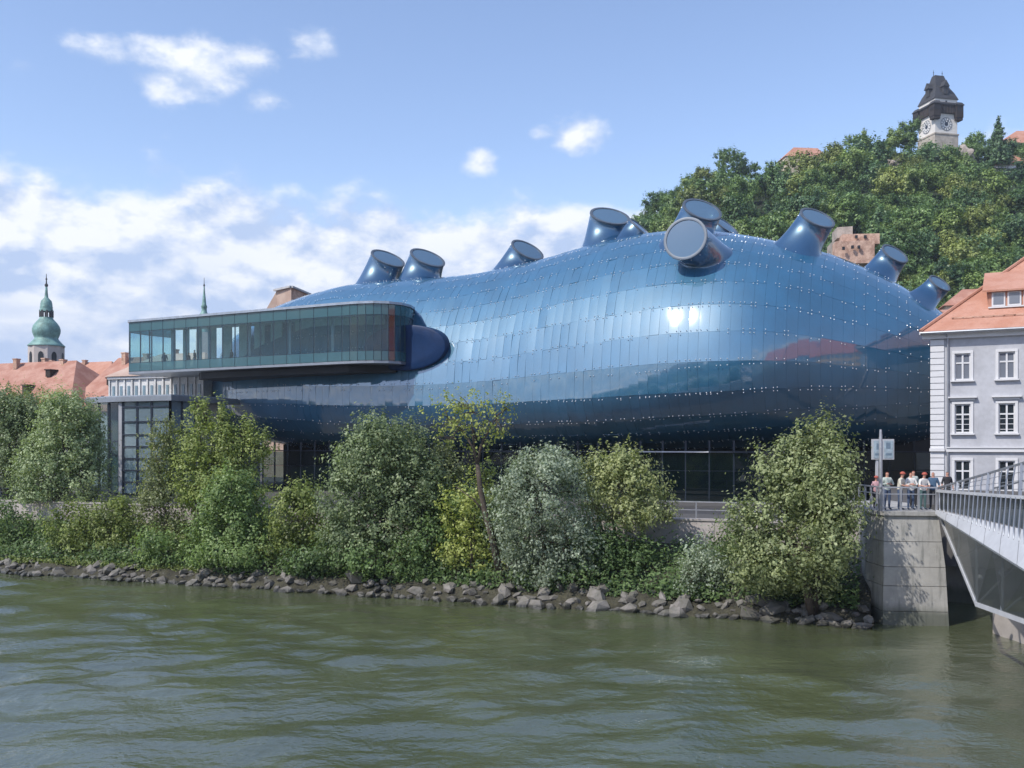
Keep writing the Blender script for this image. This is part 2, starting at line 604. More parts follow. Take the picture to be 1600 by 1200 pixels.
def water_mat():
    m, g, out = new_mat('murky river water')
    b = g.new('ShaderNodeBsdfPrincipled')
    geo = g.new('ShaderNodeNewGeometry')
    pos = geo.outputs['Position']
    n = g.noise(pos, 0.12, 4, 0.5)
    g.put(b.inputs['Base Color'], g.mix(g.smooth(n, 0.3, 0.7), (0.060, 0.072, 0.034, 1), (0.082, 0.096, 0.050, 1)))
    b.inputs['Roughness'].default_value = 0.045
    b.inputs['IOR'].default_value = 2.35
    bn = g.new('ShaderNodeBump')
    bn.inputs['Strength'].default_value = 1.0
    bn.inputs['Distance'].default_value = 0.05
    h = g.math('ADD', g.math('MULTIPLY', g.noise(pos, 2.2, 4, 0.55), 1.0), g.math('MULTIPLY', g.noise(pos, 5.0, 4, 0.6), 0.45))
    g.put(bn.inputs['Height'], h)
    g.put(b.inputs['Normal'], bn.outputs[0])
    m.node_tree.links.new(b.outputs[0], out.inputs[0])
    return m




def stone_mat():
    m, g, out = new_mat('river stone')
    b = g.new('ShaderNodeBsdfPrincipled')
    geo = g.new('ShaderNodeNewGeometry')
    oi = g.new('ShaderNodeObjectInfo')
    pos = geo.outputs['Position']
    sep = g.new('ShaderNodeSeparateXYZ')
    g.put(sep.inputs[0], pos)
    n = g.noise(pos, 2.2, 6, 0.65)
    c = g.mix(oi.outputs['Random'], (0.085, 0.078, 0.070, 1), (0.245, 0.225, 0.205, 1))
    c = g.mix(g.smooth(n, 0.35, 0.65, 0.0, 0.6), c, (0.10, 0.10, 0.075, 1))
    wet = g.smooth(g.math('ADD', sep.outputs['Z'], g.math('MULTIPLY', g.math('SUBTRACT', n, 0.5), 0.25)), 0.10, 0.24, 0.85, 0.0)
    c = g.mix(wet, c, (0.026, 0.027, 0.022, 1))
    g.put(b.inputs['Base Color'], c)
    g.put(b.inputs['Roughness'], g.math('SUBTRACT', 0.85, g.math('MULTIPLY', wet, 0.5)))
    bn = g.new('ShaderNodeBump')
    bn.inputs['Strength'].default_value = 0.8
    bn.inputs['Distance'].default_value = 0.05
    g.put(bn.inputs['Height'], g.noise(pos, 9.0, 5, 0.65))
    g.put(b.inputs['Normal'], bn.outputs[0])
    m.node_tree.links.new(b.outputs[0], out.inputs[0])
    return m


M['stone'] = stone_mat()
M['concrete'] = concrete_mat()
M['water'] = water_mat()

# ------------------------------------------------------------------ water and ground
def smooth_noise2(x, y, seed, n=24, lo=0.5, hi=5.0, along=None):
    r = np.random.default_rng(seed)
    h = np.zeros_like(x)
    for _ in range(n):
        lam = math.exp(r.uniform(math.log(lo), math.log(hi)))
        a = r.normal(0, 0.75) if along is None else along + r.normal(0, 0.75)
        k = 2 * math.pi / lam
        h += lam * np.sin(k * (x * math.cos(a) + y * math.sin(a)) + r.uniform(0, 6.28))
    return h / n ** 0.5


def build_water():
    sc = np.concatenate([[-900, -400, -200, -120, -90], np.arange(-72, 42, 0.24), [60, 100, 200, 400, 900]])
    tcs = np.concatenate([[-90, -75, -60, -50], np.arange(-38, 1.4, 0.17), [2.2, 6, 14]])
    S, T = np.meshgrid(sc, tcs, indexing='ij')
    patch = 0.55 + 0.45 * np.tanh(smooth_noise2(S, T, 5, 10, 10, 40) / 12)
    h = smooth_noise2(S, T, 1, 46, 0.55, 3.6, along=1.9) * 0.026 * patch + smooth_noise2(S, T, 2, 18, 2.2, 7, along=1.6) * 0.0135
    edge = np.interp(S, [-50, -25, 10], [2.2, 1.7, 0.9]) * np.clip((T + 42) / 6, 0, 1) * np.clip((-T + 0.0) / 5 + .35, 0.2, 1) * np.clip((80 - np.abs(S + 14)) / 12, 0, 1)
    h = h * edge
    pts = np.empty(S.shape + (3,))
    pts[..., 0] = W0[0] + S * E1[0] + T * E2[0]
    pts[..., 1] = W0[1] + S * E1[1] + T * E2[1]
    pts[..., 2] = h
    o = bpy.data.objects.new('river_water', grid_mesh('river_water', pts, M['water']))
    link(o)
    tag(o, 'murky green river with ripples and reflections', kind='structure')


BANK = [(-4, -1.5), (-0.6, -0.35), (0.3, 0.12), (1.3, 0.75), (3.0, 1.5), (5.0, 2.3), (6.4, 2.75)]
GROUND_Z = 3.9


def bank_z(t):
    if t >= 6.4:
        return GROUND_Z
    return float(np.interp(t, [b[0] for b in BANK], [b[1] for b in BANK]))


def build_ground():
    sc = np.concatenate([[-300, -150, -90], np.arange(-60, 17.5, 0.7), [16.9]])
    sc = np.unique(np.round(sc[sc <= 16.9], 3))
    ts = np.array(sorted(set([b[0] for b in BANK] + list(np.arange(-0.5, 6.4, 0.6)))))
    S, T = np.meshgrid(sc, ts, indexing='ij')
    Z = np.interp(T, [b[0] for b in BANK], [b[1] for b in BANK])
    Z += smooth_noise2(S, T, 9, 12, 1.2, 5) * 0.05 * np.clip((T + .2) / 1.5, 0, 1) * np.clip((6.0 - T) / 1.0, 0, 1)
    pts = np.stack([W0[0] + S * E1[0] + T * E2[0], W0[1] + S * E1[1] + T * E2[1], Z], -1)
    o = bpy.data.objects.new('river_bank', grid_mesh('river_bank', pts, M['soil']))
    link(o)
    tag(o, 'dark earth river bank under the trees', kind='structure')
    bank = o
    # quay wall with coping, and the promenade above it
    m = MB()
    for k in range(31):
        a, b = -104 + k * 3.9, -104 + (k + 1) * 3.9 - 0.02
        m2 = MB()
        poly = [ST(a, 6.4), ST(b, 6.4), ST(b, 6.9), ST(a, 6.9)]
        m2.prism(poly, 2.2, 4.0)
        w = m2.build('wall_panel', M['quay'])
        if k == 0:
            wall = tag(w, 'pale concrete quay wall along the promenade behind the trees', 'wall')
            w.name = 'quay_wall'
        else:
            w.parent = wall
    m.prism([ST(-104, 6.34), ST(17, 6.34), ST(17, 7.0), ST(-104, 7.0)], 4.003, 4.10)
    c = m.build('coping', M['paving'])
    c.parent = wall
    m = MB()
    m.prism([ST(-400, 7.0), ST(16.6, 7.0), ST(16.6, 13), ST(-400, 13)], 3.4, GROUND_Z)
    tag(m.build('promenade_pavement', M['dark_paving']), 'pale promenade pavement on top of the quay wall', kind='structure')
    m = MB()
    m.add([ST(-1200, 13, GROUND_Z - 0.12), ST(1200, 13, GROUND_Z - 0.12), ST(1200, 21, GROUND_Z - 0.12), ST(-1200, 21, GROUND_Z - 0.12)], [(0, 1, 2, 3)])
    tag(m.build('road', M['asphalt']), 'asphalt street between promenade and museum', kind='structure')
    m = MB()
    m.add([ST(-1200, 21, GROUND_Z), ST(1200, 21, GROUND_Z), ST(1200, 1800, GROUND_Z), ST(-1200, 1800, GROUND_Z),
           ST(-1200, 21, GROUND_Z - 0.2), ST(1200, 21, GROUND_Z - 0.2)], [(0, 1, 2, 3), (4, 5, 1, 0)])
    tag(m.build('ground', M['dark_paving']), 'paved ground of the town', kind='structure')
    return bank


build_water()
bank_obj = build_ground()
wall_coat = None

# ------------------------------------------------------------------ museum
def dense(tab, xs, sig=1.2):
    x = np.array([p[0] for p in tab], float)
    y = np.array([p[1] for p in tab], float)
    xx = np.arange(x[0], x[-1] + 0.1, 0.1)
    yy = np.interp(xx, x, y)
    k = np.arange(-40, 41) * 0.1
    w = np.exp(-k * k / (2 * sig * sig))
    w /= w.sum()
    pad = np.concatenate([2 * yy[0] - yy[40:0:-1], yy, 2 * yy[-1] - yy[-2:-42:-1]])
    ys = np.convolve(pad, w, 'valid')
    return np.interp(xs, xx, ys)


S_MIN, S_MAX, TC = -47.0, 26.0, 37.5
TAB_WF = [(-47, 0.2), (-46, 3.2), (-43, 6.3), (-38, 8.9), (-30, 10.9), (-22, 11.8), (-15, 12.3), (-9, 13.3), (-3, 14.8), (3, 15.9), (7, 16.2),
          (9.5, 15.7), (12, 14.1), (16, 11.1), (20, 7.9), (22.5, 5.6), (24.5, 3.2), (26, 0.2)]
TAB_ZB = [(-47, 12.6), (-45, 10.2), (-42, 8.8), (-36, 7.8), (-28, 7.3), (-10, 7.1), (5, 7.2), (14, 7.4), (20, 8.2), (24, 9.6), (26, 12.5)]
TAB_ZC = [(-47, 13.4), (-40, 12.6), (-24, 11.7), (-12, 11.6), (-2, 11.9), (6, 13.2), (12, 14.3), (20, 14.2), (26, 13.6)]
TOP_PX = [(300, 640), (330, 612), (345, 580), (370, 545), (400, 515), (440, 487), (455, 478), (500, 462), (560, 447), (640, 440), (700, 437),
          (760, 431), (850, 413), (900, 399), (950, 385), (985, 378), (1030, 370), (1090, 366), (1150, 372), (1200, 381), (1290, 399),
          (1350, 421), (1400, 444), (1450, 475), (1478, 491), (1520, 540), (1550, 585), (1600, 620)]


def top_z(s):
    s = np.asarray(s, float)
    x = W0[0] + s * E1[0] + TC * E2[0]
    y = W0[1] + s * E1[1] + TC * E2[1]
    px = CX + x / y * F
    py = np.interp(px, [p[0] for p in TOP_PX], [p[1] for p in TOP_PX])
    return CZ + (HY - py) * y / F


_sd = np.arange(S_MIN, S_MAX + 0.01, 0.1)
_zt = top_z(_sd)
_k = np.arange(-30, 31) * 0.1
_w = np.exp(-_k * _k / (2 * 0.9 ** 2))
_w /= _w.sum()
_zt = np.convolve(np.concatenate([np.full(30, _zt[0]), _zt, np.full(30, _zt[-1])]), _w, 'valid')


def blob(s, th, off=0.0):
    """surface of the museum: s along the bank, th around (0 river side, pi/2 crest, -pi/2 belly)"""
    s = np.asarray(s, float)
    th = np.asarray(th, float)
    wf = np.maximum(dense(TAB_WF, s, 0.9), 0.05)
    zb = dense(TAB_ZB, s)
    zc = dense(TAB_ZC, s)
    zt = np.maximum(np.interp(s, _sd, _zt), zc + 0.4)
    c, sn = np.cos(th), np.sin(th)
    n = np.where(sn >= 0, 2.05, 2.2)
    cc = np.sign(c) * np.abs(c) ** (2 / n)
    ss = np.sign(sn) * np.abs(sn) ** (2 / n)
    wb = wf * 0.92
    t = TC - np.where(c >= 0, wf, wb) * cc
    z = zc + np.where(ss >= 0, (zt - zc), (zc - zb)) * ss
    x = W0[0] + s * E1[0] + t * E2[0]
    y = W0[1] + s * E1[1] + t * E2[1]
    return np.stack([x, y, z], -1)


def blob_n(s, th):
    e = 0.02
    a = blob(s + e, th) - blob(s - e, th)
    b = blob(s, th + e) - blob(s, th - e)
    n = np.cross(b, a)
    n /= np.linalg.norm(n, axis=-1, keepdims=True) + 1e-9
    c = blob(s, np.zeros_like(th)) * 0.5 + blob(s, np.full_like(th, math.pi)) * 0.5
    p = blob(s, th)
    sg = np.sign(((p - c) * n).sum(-1, keepdims=True))
    return n * np.where(sg == 0, 1, sg)


museum = thing('museum', ST(-10, 37, GROUND_Z), 'huge bulbous blue museum with nozzle skylights and a glass gallery', 'museum')

# smooth dark shell beneath the panels
sv = np.concatenate([[S_MIN], np.arange(S_MIN + 0.25, S_MAX - 0.2, 0.9), [S_MAX]])
thv = np.linspace(-math.pi, math.pi, 97)
SS, TT = np.meshgrid(sv, thv, indexing='ij')
pp = blob(SS, TT)
nn = blob_n(SS, TT)
pp = pp - nn * 0.10
shell = bpy.data.objects.new('shell', grid_mesh('shell', pp, M['skin']))
link(shell, museum)

# acrylic panels
S0, S1 = -45.6, 25.0
NC = 98
sedge = np.linspace(S0, S1, NC + 1)
TH0, TH1 = math.radians(-84), math.radians(112)
NR = 21


def theta_rows(s):
    th = np.linspace(TH0, TH1, 181)
    p = blob(np.full_like(th, s), th)
    L = np.concatenate([[0], np.cumsum(np.linalg.norm(np.diff(p, axis=0), axis=1))])
    return np.interp(np.linspace(0, L[-1], NR + 1), L, th)


th_e = np.array([theta_rows(s) for s in sedge])     # (NC+1, NR+1)
GAP = 0.005
panels = []
fix_pts = []
cam_p = np.array([0, 0, CZ])
for i in range(NC):
    for j in range(NR):
        sa, sb = sedge[i], sedge[i + 1]
        corners_s = np.array([[sa, sa, sa], [(sa + sb) / 2] * 3, [sb, sb, sb]])
        ta = np.linspace(th_e[i, j], th_e[i, j + 1], 3)
        tb = np.linspace(th_e[i + 1, j], th_e[i + 1, j + 1], 3)
        tt = np.stack([ta, (ta + tb) / 2, tb])
        p = blob(corners_s, tt)
        n = blob_n(corners_s, tt)
        c = p[1, 1]
        cn = n[1, 1]
        u = p[2, 1] - p[0, 1]
        v = p[1, 2] - p[1, 0]
        lu, lv = np.linalg.norm(u), np.linalg.norm(v)
        if lu < 0.15 or lv < 0.12:
            continue
        u /= lu
        v /= lv
        px, py = proj(c)
        rough = np.interp(px, [300, 600, 950, 1120, 1250, 1500], [1.0, 1.5, 1.4, 0.7, 0.45, 0.45])
        rough *= np.interp(cn[2], [-0.3, 0.1, 0.5, 0.75, 0.95], [0.6, 0.8, 1.0, 0.6, 0.3])
        tu, tv = rng.normal(0, 1, 2) * np.array([0.020, 0.013]) * rough
        q = p - c
        a = (q * u).sum(-1)
        b = (q * v).sum(-1)
        q = p + cn * (a * tu + b * tv)[..., None]
        # each sheet bulges a little over its length
        pil = 0.0085 * rough * (1 - (2 * a / lu) ** 2)
        q = q + cn * pil[..., None]
        q = q - u * (np.sign(a) * (np.abs(a) > 0.3 * lu) * GAP)[..., None] - v * (np.sign(b) * (np.abs(b) > 0.3 * lv) * GAP)[..., None]
        view = c - cam_p
        dist = np.linalg.norm(view)
        facing = -(view / dist * cn).sum()
        size = lu * lv * max(facing, 0) / dist ** 2
        hidden = py < 590 and 205 < px < 630 and py > 480
        panels.append((size * (0.1 if hidden else 1), i, j, q, n, cn))
        if facing > 0.0:
            for du, dv in ((-1, -1), (1, -1), (-1, 1), (1, 1)):
                dense_f = np.interp(px, [300, 700, 1000, 1100, 1250, 1400], [0.32, 0.40, 0.55, 0.65, 0.58, 0.34])
                if rng.random() < dense_f:
                    fp = c + u * (du * (lu / 2 - 0.14)) + v * (dv * (lv / 2 - 0.14)) + cn * 0.03
                    fix_pts.append((fp, u, v, cn))
panels.sort(key=lambda k: -k[0])
TOPF = [(0, 1, 4, 3), (1, 2, 5, 4), (3, 4, 7, 6), (4, 5, 8, 7)]
RING = [0, 1, 2, 5, 8, 7, 6, 3]


def panel_geo(mb, q, n):
    top = q.reshape(9, 3)
    low = (q - n * 0.07).reshape(9, 3)
    nrm = np.cross(top[1] - top[0], top[3] - top[0])
    fl = (nrm * n[1, 1]).sum() < 0
    fs = [tuple(reversed(f)) if fl else f for f in TOPF]
    mb.add(top, fs)
    ring_t = [top[k] for k in RING]
    ring_l = [low[k] for k in RING]
    sf = []
    for k in range(8):
        f = (k, (k + 1) % 8, 8 + (k + 1) % 8, 8 + k)
        sf.append(f if fl else tuple(reversed(f)))
    mb.add(ring_t + ring_l, sf)


for size, i, j, q, n, cn in panels[:300]:
    mb = MB()
    panel_geo(mb, q, n)
    mb.build('skin_panel', M['skin'], museum, smooth=40)
rest = MB()
for size, i, j, q, n, cn in panels[300:]:
    panel_geo(rest, q, n)
tag(rest.build('smaller_skin_panels', M['skin'], museum, smooth=40), kind='stuff')

fx = MB()
for p, u, v, n in fix_pts:
    r = 0.046
    ring = [p + (u * math.cos(a) + v * math.sin(a)) * r for a in (0, 1.257, 2.513, 3.770, 5.027)]
    fx.add(ring + [p + n * 0.05], [(0, 1, 5), (1, 2, 5), (2, 3, 5), (3, 4, 5), (4, 0, 5)])
tag(fx.build('panel_fixings', M['fixing'], museum), kind='stuff')

# nozzles --------------------------------------------------------------
gs = np.linspace(S_MIN + 0.5, S_MAX - 0.5, 360)
gt = np.radians(np.linspace(-10, 100, 221))
GS, GT = np.meshgrid(gs, gt, indexing='ij')
GP = blob(GS, GT)
GPX = CX + GP[..., 0] / GP[..., 1] * F
GPY = HY - (GP[..., 2] - CZ) / GP[..., 1] * F


def nozzle(base_px, disc_px, a_px, b_px, tilt, flare=1.42, back=0.0, dz=0.0):
    """skylight nozzle growing out of the skin; disc_px centre of its lid, a/b half axes of the lid as seen"""
    e = (GPX - base_px[0]) ** 2 + (GPY - base_px[1]) ** 2
    k = np.unravel_index(np.argmin(e), e.shape)
    s0, t0 = GS[k], GT[k]
    if back:
        t0 = t0 + back
    B = Vector(blob(s0, t0))
    n = Vector(blob_n(np.array([s0]), np.array([t0]))[0])
    D = B.y + dz
    C = P(disc_px[0], disc_px[1], D)
    vd = (C - Vector((0, 0, CZ))).normalized()
    rt = vd.cross(Vector((0, 0, 1))).normalized()
    up = rt.cross(vd)
    tau = math.asin(min(0.999, b_px / a_px))
    ph = math.radians(tilt)
    A = (rt * math.sin(ph) + up * math.cos(ph)) * math.cos(tau) - vd * math.sin(tau)
    A.normalize()
    r = a_px * D / F
    # the mid-axis from foot to lid
    L = (C - B).length
    a = A.cross(Vector((0.2, 1, 0.1))).normalized()
    b = A.cross(a)
    an = (a - n * a.dot(n)).normalized()
    bnv = (b - n * b.dot(n) - an * b.dot(an)).normalized()
    N, K = 40, 12
    vs, fs = [], []
    rb = r * flare
    for i in range(K + 1):
        u = i / K
        h00, h10, h01, h11 = 2 * u ** 3 - 3 * u ** 2 + 1, u ** 3 - 2 * u ** 2 + u, -2 * u ** 3 + 3 * u ** 2, u ** 3 - u ** 2
        for q in range(N):
            f = 2 * math.pi * q / N
            rad0 = an * math.cos(f) + bnv * math.sin(f)
            rad1 = a * math.cos(f) + b * math.sin(f)
            p0 = B + rad0 * rb - n * (0.05 + rb * rb / 30.0)
            p1 = C + rad1 * r
            m0 = -rad0 * (rb - r) * 2.0 + n * 0.5
            m1 = A * (L * 1.05)
            vs.append(p0 * h00 + m0 * h10 + p1 * h01 + m1 * h11)
    for i in range(K):
        for q in range(N):
            fs.append((i * N + q, i * N + (q + 1) % N, (i + 1) * N + (q + 1) % N, (i + 1) * N + q))
    mb = MB()
    mb.add(vs, fs)
    o = mb.build('nozzle', M['nozzle'], museum, smooth=True)
    # rim: a ring with an inner lip
    rm = MB()
    prof = [(1.0, -0.10), (1.035, -0.04), (1.03, 0.07), (0.98, 0.09), (0.90, 0.07), (0.89, -0.02)]
    vs, fs = [], []
    for pr, ph_ in prof:
        for q in range(N):
            f = 2 * math.pi * q / N
            vs.append(C + (a * math.cos(f) + b * math.sin(f)) * (r * pr) + A * ph_)
    for i in range(len(prof) - 1):
        for q in range(N):
            fs.append((i * N + q, i * N + (q + 1) % N, (i + 1) * N + (q + 1) % N, (i + 1) * N + q))
    rm.add(vs, fs)
    rm.build('rim', M['rim'], o, smooth=50)
    gm = MB()
    gm.add([C + (a * math.cos(2 * math.pi * q / N) + b * math.sin(2 * math.pi * q / N)) * (r * 0.90) + A * 0.02 for q in range(N)] + [C + A * 0.10],
           [(q, (q + 1) % N, N) for q in range(N)])
    gm.build('skylight_pane', M['nozzle_glass'], o, smooth=True)
    # bright studs round the collar
    st = MB()
    for q in range(14):
        f = 2 * math.pi * (q + 0.3) / 14
        rad = a * math.cos(f) + b * math.sin(f)
        c = C + rad * (r * 1.01) - A * 0.32
        t_ = A.cross(rad)
        st.add([c + t_ * 0.05, c + A * 0.05, c - t_ * 0.05, c - A * 0.05, c + rad * 0.06], [(0, 1, 4), (1, 2, 4), (2, 3, 4), (3, 0, 4)])
    tag(st.build('collar_studs', M['fixing'], o), kind='stuff')
    return o


nozzle((588, 447), (606, 404), 27, 9, 20)
nozzle((655, 440), (668, 403), 28, 10, 20)
nozzle((797, 424), (824, 391), 27, 10, 27)
nozzle((946, 381), (953, 338), 31, 11, 13)
nozzle((985, 380), (1001, 357), 22, 2.5, 42, dz=5)
nozzle((1072, 376), (1097, 328), 31, 13, 22, dz=1)
nozzle((1118, 372), (1134, 353), 22, 5, 38, dz=5)
nozzle((1103, 396), (1071, 373), 34, 30, -38, flare=1.36, dz=-2.2)
nozzle((1246, 388), (1277, 341), 28, 10, 28)
nozzle((1372, 432), (1398, 397), 22, 8, 37)
nozzle((1440, 470), (1468, 443), 18, 6, 40, dz=1)

# gallery ("needle") hanging on the river side ---------------------------
NZ0, NZ1 = 14.87, 19.45
front = [(-35.5, 89.0), (-13.8, 77.9)]
FL, FR = Vector((-35.5, 89.0, 0)), Vector((-13.8, 77.9, 0))
fd = (FR - FL).normalized()
fin = Vector((-fd.y, fd.x, 0))          # towards the building
curve = [(-13.8, 77.9), (-12.45, 77.3), (-11.1, 77.05), (-9.95, 77.3), (-9.05, 78.05), (-8.5, 79.2), (-8.3, 80.6), (-8.5, 82.2)]
wid = 5.2
lend = [FL + fin * wid, FL + fin * wid * 0.55 - fd * 0.55, FL + fin * 0.25 - fd * 0.25]
rback = Vector((-9.6, 84.4, 0))
plan = [Vector((p[0], p[1], 0)) for p in ((FL.x, FL.y),)] + [Vector((p[0], p[1], 0)) for p in curve] + [rback]
plan_full = lend[::1] + plan     # left end wall, front, curved head
# order: back-left -> left end -> front -> head -> back-right
def offs(poly, d):
    c = sum(poly, Vector()) / len(poly)
    res = []
    for i, p in enumerate(poly):
        a = poly[i - 1]
        b = poly[(i + 1) % len(poly)]
        e = (b - a).normalized()
        nrm = Vector((e.y, -e.x, 0))
        res.append(p + nrm * d)
    return res


gal = MB()
gal.prism(offs(plan_full, 0.16), NZ1, NZ1 + 0.20)
gal.build('gallery_roof', M['roof_sheet'], museum)
gal = MB()
gal.prism(offs(plan_full, 0.04), NZ0 - 0.20, NZ0 - 0.002)
gal.build('gallery_floor_edge', M['steel'], museum)
gal = MB()
inn = [FL + fin * 2.2 + fd * 6.5, FL + fin * 1.0 + fd * 8.0, FR + fin * 0.9, Vector((-9.6, 79.3, 0)), Vector((-9.3, 82.6, 0)), Vector((-12, 88, 0)), FL + fin * 7 + fd * 6.5]
gal.prism(inn, NZ0 - 0.80, NZ0 - 0.21)
gal.build('gallery_underside', M['black'], museum)
gal = MB()
gal.prism(offs(plan_full, -0.12), NZ0 + 0.002, NZ0 + 0.18)
gal.build('gallery_floor', M['interior_floor'], museum)
gal = MB()
gal.prism(offs(plan_full, -0.12), NZ1 - 0.20, NZ1 - 0.003)
gal.build('gallery_ceiling', M['interior'], museum)
# back wall of the gallery: solid to the right, slots of glass on the left where the sky shows through
gb = MB()
Lf = (FR - FL).length
bx = FL + fin * (wid - 0.15)
gb.box(bx + fd * (Lf * 0.83) + Vector((0, 0, (NZ0 + NZ1) / 2)), (Lf * 0.40, 0.12, NZ1 - NZ0 - 0.45), (fd, fin, Vector((0, 0, 1))))
for k, (a, w) in enumerate([(0.3, 0.5), (2.0, 0.75), (3.7, 0.6), (5.4, 0.9), (7.3, 1.0), (9.3, 1.1), (11.2, 1.2), (13.2, 1.3)]):
    gb.box(bx + fd * a + Vector((0, 0, (NZ0 + NZ1) / 2)), (w, 0.12, NZ1 - NZ0 - 0.45), (fd, fin, Vector((0, 0, 1))))
gb.build('gallery_back_wall', M['interior'], museum)
gb = MB()
for a in (3.0, 7.6, 12.4, 17.0, 21.6):
    q = FL + fin * 2.4 + fd * a
    gb.bar(q + Vector((0, 0, NZ0 + 0.18)), q + Vector((0, 0, NZ1 - 0.2)), 0.22)
    gb.build('gallery_column', M['steel'], museum)
    gb = MB()

ZR = [NZ0 + 0.02, NZ0 + 0.80, NZ1 - 0.88, NZ1 - 0.02]


def glaze(a, b, inward, mats, mull=True):
    """one bay of gallery glazing between plan points a and b"""
    d = (b - a)
    L = d.length
    d.normalize()
    for r in range(3):
        mb = MB()
        z0, z1 = ZR[r] + 0.02, ZR[r + 1] - 0.02
        mb.box((a + b) / 2 + Vector((0, 0, (z0 + z1) / 2)), (L - 0.05, 0.03, z1 - z0), (d, inward, Vector((0, 0, 1))))
        mb.build('glass_pane', mats[0 if r == 1 else 1], museum)


mull = MB()
path = [lend[0], lend[1], lend[2]]
NB = 17
for k in range(NB + 1):
    path.append(FL + fd * (Lf * k / NB))
cur = [Vector((p[0], p[1], 0)) for p in curve]
for k in range(1, len(cur)):
    if (cur[k] - cur[k - 1]).length > 0.4:
        path.append((cur[k] + cur[k - 1]) / 2 + (Vector((0.03, -0.06, 0))))
    path.append(cur[k])
path.append(rback)
for k in range(len(path) - 1):
    a, b = path[k], path[k + 1]
    d = (b - a).normalized()
    inw = Vector((-d.y, d.x, 0))
    glaze(a, b, inw, (M['needle_glass'], M['needle_band']))
    m1 = MB()
    m1.bar(a + inw * 0.05 + Vector((0, 0, NZ0)), a + inw * 0.05 + Vector((0, 0, NZ1)), 0.07, 0.10)
    m1.build('mullion', M['dark_steel'], museum)
    for z in ZR[1:3]:
        mull = MB()
        mull.bar(a + inw * 0.03 + Vector((0, 0, z)), b + inw * 0.03 + Vector((0, 0, z)), 0.05, 0.05)
        mull.build('transom_rail', M['dark_steel'], museum)

# socket where the gallery meets the skin
sk = MB()
oc = P(630, 543, 78.7)
ax_u = Vector((E1[0], E1[1], 0))
ax_v = Vector((E2[0], E2[1], 0))
NS = 40
prof = [(0.0, 0.10), (0.6, 0.07), (0.93, 0.01), (1.0, 0.08), (1.02, 0.5), (1.05, 4.2)]
vs, fs = [], []
for rr, dp in prof:
    for q in range(NS):
        f = 2 * math.pi * q / NS
        cu = math.copysign(abs(math.cos(f)) ** 0.92, math.cos(f))
        vs.append(oc + ax_u * (cu * 3.75 * max(rr, 0.01)) + Vector((0, 0, math.sin(f) * 1.86 * max(rr, 0.01))) + ax_v * dp)
for i in range(len(prof) - 1):
    for q in range(NS):
        fs.append((i * NS + q, i * NS + (q + 1) % NS, (i + 1) * NS + (q + 1) % NS, (i + 1) * NS + q))
sk.add(vs, fs)
sk.build('gallery_socket', M['socket'], museum, smooth=50)

# glazed lobby under the belly
lob_t = lambda s: TC - float(dense(TAB_WF, np.array([s]))[0]) + 3.6
LS = np.arange(-38, 22.1, 1.75)
core = MB()
cp = [ST(s, lob_t(s) + 5.5) for s in np.arange(-40, 23.5, 3)] + [ST(23, 46), ST(-40, 46)]
core.prism(cp, GROUND_Z, 9.0)
core.build('lobby_core', M['black'], museum)
sof = MB()
for k in range(len(LS) - 1):
    a, b = ST(LS[k], lob_t(LS[k])), ST(LS[k + 1], lob_t(LS[k + 1]))
    d = (b - a).normalized()
    inw = Vector((-d.y, d.x, 0))
    L = (b - a).length
    for z0, z1 in ((GROUND_Z + 0.06, 6.15), (6.23, 7.5)):
        mb = MB()
        mb.box((a + b) / 2 + Vector((0, 0, (z0 + z1) / 2)), (L - 0.08, 0.04, z1 - z0), (d, inw, Vector((0, 0, 1))))
        mb.build('lobby_pane', M['base_glass'], museum)
    mb = MB()
    mb.bar(a + inw * 0.06 + Vector((0, 0, GROUND_Z)), a + inw * 0.06 + Vector((0, 0, 8.4)), 0.08, 0.14)
    mb.build('lobby_post', M['dark_steel'], museum)
    sof.bar(a + inw * 0.3 + Vector((0, 0, 6.19)), b + inw * 0.3 + Vector((0, 0, 6.19)), 0.06, 0.06)
    sof.bar(a - inw * 0.12 + Vector((0, 0, 7.58)), b - inw * 0.12 + Vector((0, 0, 7.58)), 0.2, 0.09, 1 if 985 < proj((a + b) / 2 + Vector((0, 0, 7.5)))[0] < 1120 else 0)  # pale stretch of the rail is a painted ceiling reflection
sof.build('lobby_rail', [M['dark_steel'], M['soffit_reflection']], museum)

